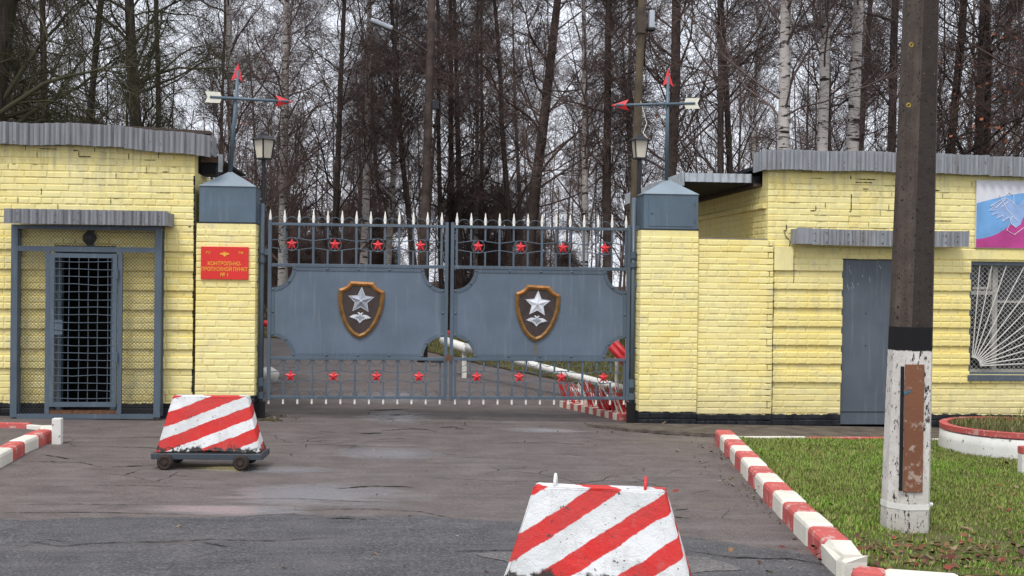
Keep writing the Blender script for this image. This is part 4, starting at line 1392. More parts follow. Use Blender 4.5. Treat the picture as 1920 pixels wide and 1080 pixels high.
def shield(cx, cz, y, parent, star_mat, tilt):
    M4 = Matrix.Translation((cx, 0, cz)) @ Matrix.Rotation(tilt, 4, 'Y')

    def outline(k):
        c0 = (0, 0.37)
        pts = SHIELD + [(-p[0], p[1]) for p in reversed(SHIELD[:-1])]
        if k == 0: return pts
        n = len(pts)
        res = []
        for i in range(n):
            a, b, c = pts[i - 1], pts[i], pts[(i + 1) % n]
            e1, e2 = Vector((b[0] - a[0], b[1] - a[1])).normalized(), Vector((c[0] - b[0], c[1] - b[1])).normalized()
            nrm = Vector((-(e1 + e2).y, (e1 + e2).x))
            nrm = nrm.normalized() if nrm.length > 1e-6 else Vector((-e1.y, e1.x))
            if nrm.dot(Vector((c0[0] - b[0], c0[1] - b[1]))) < 0 and i not in (1, 2, 3, n - 2, n - 3, n - 4): nrm = -nrm
            cosh = max(0.5, nrm.dot(Vector((-e1.y, e1.x))) if nrm.dot(Vector((-e1.y, e1.x))) > 0 else -nrm.dot(Vector((-e1.y, e1.x))))
            s = 1 if i not in (1, 2, 3, n - 2, n - 3, n - 4) else 1
            v = nrm * (k / cosh)
            # inward is always the side of the shield's centre line at mid height
            t = Vector((b[0] + v.x, b[1] + v.y))
            u = Vector((b[0] - v.x, b[1] - v.y))
            pick = t if (t - Vector(c0)).length < (u - Vector(c0)).length else u
            res.append((pick.x, pick.y))
        return res
    o, i1, i2 = outline(0), outline(0.052), outline(0.026)
    n = len(o)
    sh = MB()
    sh.M = M4
    sh.prism(i1, y - 0.012, y - 0.001)
    root = sh.build("shield", M['shield'], parent)
    # rim: outer wall, outer slope, inner slope
    top, low = MB(), MB()
    for q in range(n):
        j = (q + 1) % n
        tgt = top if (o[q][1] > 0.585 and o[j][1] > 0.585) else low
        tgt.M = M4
        vs = [(o[q][0], y, o[q][1]), (o[j][0], y, o[j][1]), (o[q][0], y - 0.022, o[q][1]), (o[j][0], y - 0.022, o[j][1]),
              (i2[q][0], y - 0.034, i2[q][1]), (i2[j][0], y - 0.034, i2[j][1]), (i1[q][0], y - 0.020, i1[q][1]), (i1[j][0], y - 0.020, i1[j][1]), (i1[q][0], y - 0.011, i1[q][1]), (i1[j][0], y - 0.011, i1[j][1])]
        tgt.add(vs, [(0, 1, 3, 2), (2, 3, 5, 4), (4, 5, 7, 6), (6, 7, 9, 8)])
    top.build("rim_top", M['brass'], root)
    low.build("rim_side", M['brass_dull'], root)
    rv = [(.07, .665), (-.07, .665), (.205, .585), (-.205, .585), (.252, .50), (-.252, .50), (.240, .385), (-.240, .385), (.20, .26), (-.20, .26), (.14, .145), (-.14, .145), (0, .035)]
    for (a, b) in rv:
        m = MB()
        m.M = M4
        m.ring((a, y - 0.031, b), 0.004, 0.006, 6, 'y', 0, 2 * math.pi, 4)
        m.build("rivet", M['brass'], root)
    m = facet_star(0, 0.462, 0.158, y - 0.016, 0.018, 0, 0.46)
    m.v = [tuple(M4 @ Vector(p)) for p in m.v]
    st = m.build("star", star_mat, root)
    pts = star_pts(0, 0.462, 0.160, 0, 0.46)
    m = MB()
    m.M = M4
    m.tube([(a, y - 0.017, b) for a, b in pts + [pts[0]]], 0.005, 4, False)
    m.tube([(0, y - 0.03, 0.462), (0, y - 0.042, 0.462)], 0.012, 8)
    m.build("star_edge", M['silver'], root)
    m = eagle(0, 0.262, 0.132, y - 0.022, y - 0.013, 0.78)
    m.v = [tuple(M4 @ Vector(p)) for p in m.v]
    m.build("eagle", M['silver'], root)
    m = eagle(0, 0.258, 0.06, y - 0.028, y - 0.0225, 1.0)
    m.v = [tuple(M4 @ Vector(p)) for p in m.v]
    m.build("eagle_breast", M['steel'], root)


def gate_leaf(x0, x1, spears, label, shield_x, shield_z, star_mat, hinge_right, seed):
    cx = (x0 + x1) / 2
    g = empty("gate_leaf", (cx, YG, zg(cx)), label, "gate", "gate leaves")
    P = M['gate']
    t = 0.022
    z_top, z_up, z_lo, z_bot = 2.357, 1.865, 0.745, 0.275
    zz = z_top + 0.012
    for (a, b) in ((x0, x0 + 0.042), (x1 - 0.042, x1)):
        MB().box(a, b, YG - 0.024, YG + 0.024, z_bot - 0.035, zz + 0.04, 0.003).build("stile", P, g)
    for z, h in ((z_top, 0.016), (z_up, 0.020), (z_lo, 0.018), (z_bot, 0.018)):
        MB().box(x0 + 0.042, x1 - 0.042, YG - 0.020, YG + 0.020, z - h, z + h, 0.003).build("rail", P, g)
    rail2 = MB().box(x0 + 0.042, x1 - 0.042, YG - 0.012, YG + 0.012, z_top - 0.026, z_top - 0.018)
    for i, x in enumerate(spears):
        sp = MB()
        sp.lathe((x, YG, z_top + 0.017), [(0.010, 0), (0.017, 0.004), (0.017, 0.010), (0.012, 0.014), (0.020, 0.045), (0.017, 0.075), (0.010, 0.11), (0.003, 0.155)], 8)
        sp.build("spearhead", M['spear'], g, smooth=True)
        pin = MB()
        pin.lathe((x, YG, 0.190), [(0.008, 0), (0.013, 0.006), (0.013, 0.066)], 8)
        pin.build("pin", M['spear'], g)
    # arcs between spearheads
    for a, b in zip(spears[:-1], spears[1:]):
        MB().ring(((a + b) / 2, YG, z_top + 0.018), (b - a) / 2 - 0.014, 0.0045, 10, 'y', 0, math.pi, 4).build("arch", P, g)
    for (zc, za, zb, hang) in ((2.119, z_up + 0.02, z_top - 0.017, False), (0.530, z_bot + 0.018, z_lo - 0.018, True)):
        for i, x in enumerate(spears):
            if x < x0 + 0.05 or x > x1 - 0.05: continue
            if i % 3 == 0:
                MB().box(x - 0.013, x + 0.013, YG - 0.010, YG + 0.010, za, zb).build("bar", P, g)
            else:
                MB().box(x - 0.011, x + 0.011, YG - 0.008, YG + 0.008, zc + 0.066, zb).build("bar", P, g)
                MB().box(x - 0.011, x + 0.011, YG - 0.008, YG + 0.008, za, zc - 0.066).build("bar", P, g)
        for k in range(4):
            a, b = spears[3 * k], spears[3 * k + 3]
            m = (a + b) / 2
            for s in (1, -1):
                MB().tube([(a + 0.012, YG, zc + s * 0.044), (a + 0.10, YG, zc + s * 0.056), (m - 0.085, YG, zc + s * 0.068), (m - 0.02, YG, zc + s * 0.073), (m + 0.02, YG, zc + s * 0.073), (m + 0.085, YG, zc + s * 0.068), (b - 0.10, YG, zc + s * 0.056), (b - 0.012, YG, zc + s * 0.044)], 0.0055, 5).build("scroll", P, g)
            MB().ring((m, YG - 0.010, zc), 0.078, 0.005, 20, 'y', 0, 2 * math.pi, 5).build("ring", P, g)
            facet_star(m, zc, 0.074, YG - 0.008, 0.024, 0, 0.47).build("star", M['red'], g)
            bb = MB()
            bb.box(m - 0.006, m + 0.006, YG - 0.006, YG + 0.004, zc - 0.072, zc + 0.072)
            bb.build("star_stay", P, g)
        if hang:
            for a, b in zip(spears[:-1], spears[1:]):
                MB().ring(((a + b) / 2, YG, z_lo - 0.018), (b - a) / 2 - 0.018, 0.0035, 10, 'y', math.pi, 2 * math.pi, 4).build("arch", P, g)
                MB().ring(((a + b) / 2, YG, z_bot + 0.018), (b - a) / 2 - 0.018, 0.0035, 10, 'y', 0, math.pi, 4).build("arch", P, g)
    # solid panel with scooped corners
    px0, px1, pz0, pz1 = x0 + 0.043, x1 - 0.043, z_lo + 0.019, z_up - 0.021
    R = 0.25
    pan = MB().prism(panel_outline(px0, px1, pz0, pz1, R), YG - 0.006, YG + 0.002).build("panel", M['panel'], g)
    A, B = panel_outline(px0, px1, pz0, pz1, R), panel_outline(px0, px1, pz0, pz1, R, 0.042)
    bd = MB()
    n = len(A)
    for i in range(n):
        j = (i + 1) % n
        bd.add([(A[i][0], YG - 0.014, A[i][1]), (A[j][0], YG - 0.014, A[j][1]), (B[j][0], YG - 0.014, B[j][1]), (B[i][0], YG - 0.014, B[i][1]),
                (A[i][0], YG - 0.0062, A[i][1]), (A[j][0], YG - 0.0062, A[j][1]), (B[j][0], YG - 0.0062, B[j][1]), (B[i][0], YG - 0.0062, B[i][1])],
               [(0, 1, 2, 3), (1, 0, 4, 5), (3, 2, 6, 7)])
    bd.build("border", P, pan)
    mids = []
    for i in range(n):
        mids.append(((A[i][0] + B[i][0]) / 2, (A[i][1] + B[i][1]) / 2))
    rivs = [mids[q * 10 + k] for q in range(4) for k in (0, 4, 9)]
    rivs += [(px0 + (px1 - px0) * f, pz) for f in (0.32, 0.5, 0.68) for pz in (pz0 + 0.021, pz1 - 0.021)] + [(px0 + 0.021, (pz0 + pz1) / 2), (px1 - 0.021, (pz0 + pz1) / 2)]
    for (a, b) in rivs:
        m = MB()
        m.M = Matrix.Translation((a, YG - 0.014, b)) @ Matrix.Rotation(math.pi / 2, 4, 'X')
        m.lathe((0, 0, 0), [(0.016, 0), (0.014, 0.006), (0.007, 0.011)], 8)
        m.build("rivet", M['gate'], pan, smooth=True)
    shield(shield_x, shield_z, YG - 0.0065, pan, star_mat, math.radians(2.6))
    # stops on the meeting side and hinge straps
    hx = x1 if hinge_right else x0
    for z in (0.42, 2.02):
        a, b = (hx + 0.001, hx + 0.045) if hinge_right else (hx - 0.045, hx - 0.001)
        MB().box(a, b, YG - 0.016, YG + 0.016, z - 0.035, z + 0.035).build("hinge_strap", P, g)
    if not hinge_right:
        MB().box(x1 - 0.20, x1 - 0.045, YG - 0.046, YG - 0.021, z_lo - 0.045, z_lo - 0.022).build("bolt", M['dark'], g)
        MB().box(x1 - 0.02, x1 + 0.05, YG - 0.046, YG - 0.026, z_lo - 0.02, z_lo + 0.05).build("latch", M['rust'], g)
    return g


SPL = [-1.672 + 0.1714 * i for i in range(13)]
SPR = [0.570 + 0.1737 * i for i in range(13)]
gl_l = gate_leaf(-1.695, 0.470, SPL, "left gate leaf with red stars and a shield bearing a dull grey star", -0.60, 0.985, M['steel'], False, 1)
gl_r = gate_leaf(0.497, 2.712, SPR, "right gate leaf with red stars and a shield bearing a bright silver star", 1.545, 0.965, M['silver'], True, 2)
# rust streak under the right shield tip
rs = MB()
for k in range(3):
    x = 1.545 + (k - 1) * 0.012
    rs.box(x - 0.004, x + 0.004, YG - 0.0075, YG - 0.0063, 0.80, 0.962 - 0.02 * k)
rs.build("rust_streak", plain("rust_streak", (0.16, 0.12, 0.07, 1), 0.8, 0.4, 40), [c for c in gl_r.children if c.name.startswith("panel")][0])


def hinge_post(x, label, pier_side, zt):
    p = empty("hinge_post", (x, YG, zg(x)), label, "post", "gate hinge posts")
    MB().tube([(x, YG, zg(x) - 0.02), (x, YG, zt)], 0.031, 12).build("tube", M['gate'], p, smooth=True)
    for (z, h, r) in ((0.46, 0.10, 0.047), (0.30, 0.08, 0.050), (2.04, 0.08, 0.045), (1.92, 0.06, 0.048)):
        MB().tube([(x, YG, z - h / 2), (x, YG, z + h / 2)], r, 14).build("collar", M['gate'], p, smooth=False)
    for z in (0.86, 1.68, 2.38):
        a, b = (x + 0.02, x + 0.072) if pier_side > 0 else (x - 0.072, x - 0.02)
        MB().box(a, b, YG - 0.03, YG + 0.03, z - 0.03, z + 0.03).build("bracket", M['gate'], p)
    MB().box(x - 0.055, x + 0.055, YG - 0.055, YG + 0.055, zg(x) - 0.05, 0.22).build("foot", M['black'], p)


hinge_post(-1.772, "hinge post between left pier and gate leaf", -1, 2.60)
hinge_post(2.752, "hinge post between right pier and gate leaf", 1, 2.75)


# ------------------------------------------------------------------ arrow masts on the piers
def mast(base, top, arm_z, arm_l, arm_r, head_right, label):
    b, t = Vector(base), Vector(top)
    m = empty("arrow_mast", base, label, "arrow mast", "arrow masts")
    MB().tube([b, t - Vector((0, 0, 0.10))], [0.026, 0.020], 10).build("rod", M['cap'], m, smooth=True)

    def head(tip, d, L=0.225, w=0.070):
        d = Vector(d)
        side = Vector((d.z, 0, -d.x))
        tip = Vector(tip)
        bk = tip - d * L
        mid = tip - d * (L * 0.78)
        y = Vector((0, 0.02, 0))
        vs = [tip, bk + side * w, mid, bk - side * w, mid - y, mid + y]
        return MB().add([tuple(v) for v in vs], [(0, 4, 1), (1, 4, 2), (0, 3, 4), (3, 2, 4), (0, 1, 5), (1, 2, 5), (0, 5, 3), (3, 5, 2)])
    ax = (t - b).normalized()
    head(t, ax).build("arrowhead", M['red'], m)
    yy = base[1]
    zl, zr = arm_z
    aL, aR = Vector((arm_l, yy - 0.035, zl)), Vector((arm_r, yy - 0.035, zr))
    d = (aR - aL).normalized()
    MB().tube([aL + d * 0.06, aR - d * 0.06], 0.018, 10).build("crossbar", M['cap'], m, smooth=True)
    tip, s = (aR, 1) if head_right else (aL, -1)
    head(tip, d * s).build("arrowhead", M['red'], m)
    e = aL if head_right else aR
    dd = d if head_right else -d
    up = Vector((0, 0, 1))
    for sgn2 in (1, -1):
        q = [e + dd * 0.03, e + dd * 0.20, e + dd * 0.175 + up * (sgn2 * 0.066), e - dd * 0.0 + up * (sgn2 * 0.066)]
        f = MB()
        y = Vector((0, 0.006, 0))
        vs = [tuple(v - y) for v in q] + [tuple(v + y) for v in q]
        f.add(vs, [(0, 1, 2, 3), (7, 6, 5, 4), (0, 4, 5, 1), (1, 5, 6, 2), (2, 6, 7, 3), (3, 7, 4, 0)])
        f.build("fletching", M['cream'], m)
    return m


mast((-2.155, 14.33, 2.97), (-2.075, 14.33, 4.285), (3.862, 3.825), -2.455, -1.405, True, "tall mast with red arrowheads on the left pier, crossbar pointing right")
mast((3.145, 14.28, 2.97), (3.150, 14.28, 4.35), (3.872, 3.925), 2.435, 3.545, False, "tall mast with red arrowheads on the right pier, crossbar pointing left")


# ------------------------------------------------------------------ lanterns
def lantern(c, s, label, post_to, turn):
    x, y, z = c
    L = empty("lantern", (x, y, post_to), label, "lantern", "lanterns")
    R4 = Matrix.Translation(c) @ Matrix.Rotation(turn, 4, 'Z')

    def fr(w0, z0, w1, z1, mat, name, cap=True):
        m = MB()
        m.M = R4
        m.add([(-w0, -w0, z0), (w0, -w0, z0), (w0, w0, z0), (-w0, w0, z0), (-w1, -w1, z1), (w1, -w1, z1), (w1, w1, z1), (-w1, w1, z1)],
              [(0, 1, 5, 4), (1, 2, 6, 5), (2, 3, 7, 6), (3, 0, 4, 7), (3, 2, 1, 0), (4, 5, 6, 7)])
        return m.build(name, mat, L)
    fr(0.072 * s, -0.135 * s, 0.100 * s, 0.120 * s, M['lamp_pane'], "glass")
    fr(0.150 * s, 0.121 * s, 0.045 * s, 0.185 * s, M['dark'], "roof")
    fr(0.045 * s, 0.1855 * s, 0.03 * s, 0.215 * s, M['dark'], "finial")
    fr(0.080 * s, -0.160 * s, 0.080 * s, -0.136 * s, M['dark'], "base")
    for (sx, sy) in ((-1, -1), (1, -1), (1, 1), (-1, 1)):
        m = MB()
        m.M = R4
        m.tube([(sx * 0.076 * s, sy * 0.076 * s, -0.14 * s), (sx * 0.105 * s, sy * 0.105 * s, 0.123 * s)], 0.012 * s, 4)
        m.build("glazing_bar", M['dark'], L)
    MB().tube([(x, y, post_to - 0.05), (x, y, z - 0.16 * s)], 0.028, 10).build("post", M['dark'], L)
    return L


lantern((-2.09, 17.0, 3.545), 1.0, "street lantern with two cream panes showing beside the left arrow mast", zg(-2.09), math.radians(48))
lantern((3.046, 15.5, 3.49), 0.88, "lantern with one cream pane showing in front of the wooden pole", zg(3.05), math.radians(6))

# ------------------------------------------------------------------ wooden poles
wp = empty("utility_pole", (3.03, 16.1, zg(3.03)), "weathered wooden pole rising behind the right gate pier, floodlight at its top", "pole")
MB().tube([(3.03, 16.1, -0.1), (3.10, 16.1, 2.8), (3.17, 16.1, 5.6), (3.20, 16.1, 7.2)], [0.066, 0.060, 0.052, 0.048], 12).build("shaft", plain("pole_wood", (0.095, 0.072, 0.045, 1), 0.9, 0.45, 6), wp, smooth=True)
fl = MB().box(3.26, 3.335, 16.0, 16.12, 5.22, 5.46, 0.01).build("floodlight", M['galv'], wp)
MB().box(3.235, 3.345, 15.98, 16.14, 5.19, 5.217).build("floodlight_rim", M['dark'], fl)
MB().box(3.10, 3.21, 16.02, 16.18, 5.15, 5.50).build("crossarm", M['wood'], wp)
MB().tube([(3.20, 16.05, 5.47), (3.30, 16.05, 5.50)], 0.012, 6).build("bracket", M['dark'], wp)
cab = MB().tube([(3.15, 16.0, 4.2), (3.24, 16.0, 3.9), (3.17, 15.9, 3.75), (3.22, 15.8, 3.66)], 0.0045, 5).build("cable", M['cream'], wp)

lp = empty("street_lamp", (0.30, 24.0, zg(0.3)), "dark timber pole with a tilted street lamp head on a long arm, beyond the gate", "street lamp")
MB().tube([(0.28, 24, -0.1), (0.31, 24, 3.0), (0.37, 24, 6.3), (0.40, 24, 8.2)], [0.110, 0.098, 0.080, 0.070], 12).build("pole", M['bark_brown'], lp, smooth=True)
MB().tube([(0.37, 23.98, 6.28), (0.0, 23.9, 6.52), (-0.40, 23.85, 6.73)], 0.026, 8).build("arm", M['bark_brown'], lp)
hd = MB()
hd.M = Matrix.Translation((-0.61, 23.85, 6.815)) @ Matrix.Rotation(math.radians(20), 4, 'Y')
hd.box(-0.24, 0.24, -0.09, 0.09, -0.055, 0.045, 0.03)
hd.build("lamp_head", M['steel'], lp)
MB().box(0.42, 0.56, 23.88, 24.05, 5.15, 5.32, 0.005).build("junction_box", M['dark'], lp)


# ------------------------------------------------------------------ striped concrete blocks
def striped_block(c, yaw, wt, wb, dt, db, h, z0, mat, label, extra):
    b = empty("barrier_block", (c[0], c[1], zg(c[0])), label, "barrier block", "striped concrete blocks")
    R4 = Matrix.Translation((c[0], c[1], zg(c[0]))) @ Matrix.Rotation(yaw, 4, 'Z')
    b.rotation_euler = (0, 0, yaw)
    bm = bmesh.new()
    vv = [bm.verts.new(p) for p in ((-wb, -db, z0), (wb, -db, z0), (wb, db, z0), (-wb, db, z0), (-wt, -dt, z0 + h), (wt, -dt, z0 + h), (wt, dt, z0 + h), (-wt, dt, z0 + h))]
    for f in ((3, 2, 1, 0), (4, 5, 6, 7), (0, 1, 5, 4), (1, 2, 6, 5), (2, 3, 7, 6), (3, 0, 4, 7)): bm.faces.new([vv[i] for i in f])
    bmesh.ops.bevel(bm, geom=bm.edges[:], offset=0.014, segments=2, affect='EDGES', profile=0.6)
    bmesh.ops.triangulate(bm, faces=bm.faces[:])
    bmesh.ops.subdivide_edges(bm, edges=bm.edges[:], cuts=3, use_grid_fill=True)
    r = random.Random(int(c[0] * 100))
    for v in bm.verts:
        lowk = max(0, 1 - (v.co.z - z0) / 0.08)
        v.co += Vector((r.uniform(-1, 1), r.uniform(-1, 1), r.uniform(-1, 1))) * (0.0030 + 0.007 * lowk)
        if lowk > 0: v.co.z += max(0, math.sin(v.co.x * 9 + 1)) * 0.025 * lowk
    me = bpy.data.meshes.new("body")
    bm.to_mesh(me)
    bm.free()
    me.materials.append(mat)
    o = bpy.data.objects.new("body", me)
    COL.objects.link(o)
    o.parent = b

    def part(mb, name, mat, parent=b, smooth=False):
        me = mb.mesh(name, mat, Vector((0, 0, 0)), smooth)
        p = bpy.data.objects.new(name, me)
        COL.objects.link(p)
        p.parent = parent
        return p
    extra(part)
    return b


def cart(part, W=0.485, D=0.145, zf=0.085):
    part(MB().box(-W, W, -D - 0.045, -D, zf + 0.008, zf + 0.058, 0.004), "frame_beam", M['cart'])
    part(MB().box(-W, W, D, D + 0.045, zf + 0.008, zf + 0.058, 0.004), "frame_beam", M['cart'])
    for x in (-W + 0.005, W - 0.05):
        part(MB().box(x, x + 0.045, -D - 0.001, D + 0.001, zf + 0.002, zf + 0.06), "frame_end", M['cart'])
    part(MB().box(-W + 0.06, W - 0.06, -D + 0.002, D - 0.002, zf + 0.045, zf + 0.066), "deck", M['black'])
    for x in (-W + 0.13, W - 0.18):
        part(MB().tube([(x, -D - 0.05, 0.072), (x, D + 0.05, 0.072)], 0.014, 8), "axle", M['dark'])
        for y in (-D - 0.085, D + 0.04):
            m = MB()
            m.M = Matrix.Translation((x, y, 0.072)) @ Matrix.Rotation(-math.pi / 2, 4, 'X')
            m.lathe((0, 0, 0), [(0.045, 0.0), (0.062, 0.002), (0.070, 0.010), (0.070, 0.036), (0.062, 0.043), (0.045, 0.045)], 20)
            w = part(m, "wheel", M['wheel'])
            m2 = MB()
            m2.M = m.M
            m2.lathe((0, 0, 0), [(0.020, -0.010), (0.020, 0.052)], 12)
            part(m2, "hub", M['wheel_rust'], w)
            m3 = MB()
            m3.ring((x, y - 0.001 if y < 0 else y + 0.046, 0.072), 0.050, 0.005, 20, 'y', 0, 2 * math.pi, 5)
            part(m3, "rim", M['wheel_rust'], w)


M['wheel_rust'] = plain("wheel_rust", (0.060, 0.032, 0.020, 1), 0.8, 0.5, 30)
M['cart'] = metal_paint("cart_paint", (0.042, 0.054, 0.068), 0.9)
M['wheel'] = plain("wheel_rubber", (0.022, 0.017, 0.014, 1), 0.7, 0.5, 30)
M['stripe_far'] = stripes("stripes_far", 0.37, 0.207, 0.616, 0.54)
M['stripe_near'] = stripes("stripes_near", 0.60, 0.246, 0.874, 0.44)
striped_block((-1.745, 10.66), math.radians(-3.5), 0.330, 0.460, 0.055, 0.130, 0.495, 0.142, M['stripe_far'], "red and white striped concrete block on a small wheeled cart, left of the driveway", cart)


def lugs(part):
    cart(part)
    for x, mat in ((-0.24, M['white']), (0.245, M['red'])):
        part(MB().tube([(x, -0.045, 0.62), (x, -0.04, 0.675), (x, 0.0, 0.70), (x, 0.035, 0.675), (x, 0.04, 0.62)], 0.0085, 8), "lifting_loop", mat, smooth=True)


striped_block((1.035, 6.25), math.radians(-13.0), 0.350, 0.50, 0.060, 0.150, 0.50, 0.142, M['stripe_near'], "red and white striped concrete block in the foreground with lifting loops on top", lugs)

# ------------------------------------------------------------------ white post by the left kerb, bollard at the right edge
pb = empty("short_post", (-3.455, 11.95, zg(-3.455)), "short white concrete post at the end of the left kerb", "post")
MB().box(-3.50, -3.41, 11.91, 11.99, -0.05, 0.302, 0.008).build("shaft", M['white_conc'], pb)
pc = empty("short_post", (5.74, 10.45, zg(5.74)), "short white post with a red top at the right picture edge on the lawn", "post")
MB().box(5.68, 5.79, 10.41, 10.50, -0.12, 0.165, 0.006).build("shaft", M['white_conc'], pc)
MB().box(5.678, 5.792, 10.408, 10.502, 0.166, 0.235, 0.006).build("painted_top", M['k_red'], pc)

# ------------------------------------------------------------------ round flower bed
fb = empty("flower_bed", (6.47, 12.0, zg(6.47)), "round white concrete flower bed with a red rim on the lawn", "flower bed")
m = MB()
n = 48
r = random.Random(9)
prof_o = [(0.775, -0.06), (0.785, 0.10), (0.765, 0.215)]
m.lathe((6.47, 12.0, -0.06), [(0.755, -0.03), (0.778, 0.0), (0.780, 0.06), (0.772, 0.14), (0.765, 0.228)], 56)
m.build("wall", M['white_conc'], fb, smooth=True)
m = MB()
vs, fs = [], []
for i in range(56):
    w = 2 * math.pi * i / 56
    for (R, z) in ((0.769, 0.185), (0.772, 0.238), (0.690, 0.238), (0.690, 0.10)):
        vs.append((6.47 + R * math.cos(w), 12.0 + R * math.sin(w), z))
for i in range(56):
    j = (i + 1) % 56
    for k in range(3): fs.append((4 * i + k, 4 * j + k, 4 * j + k + 1, 4 * i + k + 1))
m.add(vs, fs)
m.build("rim", M['k_red'], fb)
m = MB()
m.lathe((6.47, 12.0, 0.10), [(0.689, 0), (0.689, 0.105), (0.3, 0.13)], 40)
m.build("soil", M['soil'], fb)
blades("bed_grass", lambda x, y: np.hypot(x - 6.47, y - 12.0) < 0.66, (5.8, 7.2, 11.3, 12.7), 3200, 0.03, 0.085, fb, 0.305, [(0.08, 0.10, 0.03), (0.16, 0.14, 0.06), (0.07, 0.11, 0.02), (0.22, 0.18, 0.09)], 8)
blades("bed_weeds", lambda x, y: np.hypot(x - 6.55, y - 12.0) < 0.5, (5.8, 7.2, 11.3, 12.7), 45, 0.10, 0.20, fb, 0.305, [(0.08, 0.12, 0.03), (0.16, 0.14, 0.06)], 18)

# ------------------------------------------------------------------ concrete pole on the lawn
PX, PY = 3.53, 8.0
cp = empty("concrete_pole", (PX, PY, zg(PX)), "tall dark concrete pole on the lawn, its foot painted white below a black band", "pole")


def pole_ring(z):
    k = max(0.0, z) / 9.0
    cx = PX - 0.020 + 0.017 * z
    hw, hd, cut = max(0.085, 0.152 - 0.0108 * max(0.0, z)), 0.140 - 0.05 * k, 0.085 - 0.03 * k
    cr = 0.052 - 0.015 * k
    pts = [(-hw, hd - 0.06), (-hw, -hd + 0.11), (-hw + cut, -hd), (hw - cr, -hd), (hw, -hd + 0.09), (hw, hd - 0.06), (hw - cr, hd), (-hw + cut, hd)]
    return [(cx + a, PY + b, z) for a, b in pts]


def pole_mat(name, k):
    nt = NT(name, 0.85, 0, 0.25)
    p = nt.pos()
    z = xyz(nt, p)[2]
    fine, mid = nt.noise(p, 60, 4, 0.65), nt.noise(p, 9, 5, 0.6)
    c = nt.mix(nt.ramp(mid, 0.3, 0.7), tuple(k * v for v in (0.060, 0.046, 0.038)) + (1,), tuple(k * v for v in (0.095, 0.075, 0.062)) + (1,))
    run = nt.noise(nt.pos(scale=(9, 9, 0.5)), 2.2, 5, 0.65)
    c = nt.mix(nt.ramp(run, 0.42, 0.66, 0, 0.6), c, (0.040, 0.032, 0.028, 1))
    c = nt.mix(nt.ramp(nt.noise(p, 42, 4, 0.65), 0.60, 0.64), c, (0.014, 0.012, 0.011, 1))
    c = nt.mix(nt.ramp(nt.noise(p, 95, 2), 0.70, 0.73), c, (0.20, 0.16, 0.13, 1))
    wob = nt.math('MULTIPLY', nt.math('SUBTRACT', nt.noise(p, 30, 4), 0.5), 0.03)
    zz = nt.math('ADD', z, wob)
    black = nt.math('MULTIPLY', nt.ramp(z, 1.434, 1.440, 1, 0), nt.ramp(zz, 1.27, 1.276))
    c = nt.mix(black, c, (0.010, 0.010, 0.011, 1))
    white = nt.ramp(zz, 1.274, 1.268)
    flake = nt.noise(nt.pos(scale=(2.2, 2.2, 0.8)), 22, 6, 0.72)
    band = nt.ramp(nt.noise(nt.pos(scale=(3, 3, 0.5)), 2.2, 3), 0.35, 0.65, 0.02, -0.07)
    wf = nt.ramp(nt.math('ADD', flake, band), 0.57, 0.54)
    wc = nt.mix(nt.ramp(mid, 0.3, 0.7), (0.66, 0.64, 0.60, 1), (0.50, 0.47, 0.43, 1))
    grime = nt.ramp(nt.math('ADD', z, nt.math('MULTIPLY', mid, 0.3)), 0.45, 0.15, 0, 0.5)
    wc = nt.mix(grime, wc, (0.30, 0.27, 0.22, 1))
    c = nt.mix(nt.math('MULTIPLY', white, wf), c, wc)
    nt.color(c)
    nt.bump(nt.math('ADD', fine, nt.math('MULTIPLY', flake, 1.5)), 0.6, 0.006)
    return nt.m


vs, fs = [], []
zs = [-0.3, 0.0, 0.4, 1.27, 1.44, 3.0, 5.0, 9.0]
for z in zs: vs += pole_ring(z)
for i in range(len(zs) - 1):
    for k in range(8):
        j = (k + 1) % 8
        fs.append((i * 8 + k, i * 8 + j, (i + 1) * 8 + j, (i + 1) * 8 + k))
fs.append(tuple((len(zs) - 1) * 8 + k for k in range(8)))
shaft = MB().add(vs, fs).build("shaft", pole_mat("pole_concrete", 1.10), cp)
shaft.data.materials.append(pole_mat("pole_concrete_front", 0.52))  # darker version of the same concrete, for the front facet only
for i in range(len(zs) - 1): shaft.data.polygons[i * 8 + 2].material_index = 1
yf = PY - 0.14
bm_ = MB().box(3.425, 3.565, yf - 0.012, yf - 0.001, 0.292, 1.180, 0.004)
brd = bm_.build("cover_board", flaky("rusty_board", (0.21, 0.088, 0.048, 1), (0.36, 0.27, 0.22, 1), 0.54, 7, 0.8), cp)
MB().box(3.399, 3.423, yf - 0.004, yf + 0.004, 0.30, 1.165).build("cable_slot", M['black'], cp)
ms = MB()
ms.M = Matrix.Translation((3.441, yf - 0.0145, 0.985)) @ Matrix.Rotation(math.radians(-28), 4, 'Y')
ms.box(-0.022, 0.024, -0.001, 0.001, -0.008, 0.012)
ms.build("paint_mark", plain("blue_mark", (0.05, 0.17, 0.24, 1), 0.6), brd)
st = MB()
ring = pole_ring(0.19)
n = 8
cxm = sum(p[0] for p in ring) / 8
for i in range(n):
    j = (i + 1) % n
    o = lambda p, e: (cxm + (p[0] - cxm) * (1 + e), PY + (p[1] - PY) * (1 + e))
    a, b, c, d = o(ring[i], .006), o(ring[j], .006), o(ring[i], .028), o(ring[j], .028)
    st.add([(a[0], a[1], .165), (b[0], b[1], .165), (d[0], d[1], .165), (c[0], c[1], .165), (a[0], a[1], .205), (b[0], b[1], .205), (d[0], d[1], .205), (c[0], c[1], .205)],
           [(3, 2, 1, 0), (4, 5, 6, 7), (3, 2, 6, 7), (0, 4, 5, 1)])
st.build("strap", M['white_conc'], cp)
MB().tube([(3.655, PY - 0.03, 0.185), (3.690, PY - 0.035, 0.185)], 0.014, 8).build("strap_bolt", M['white'], cp)
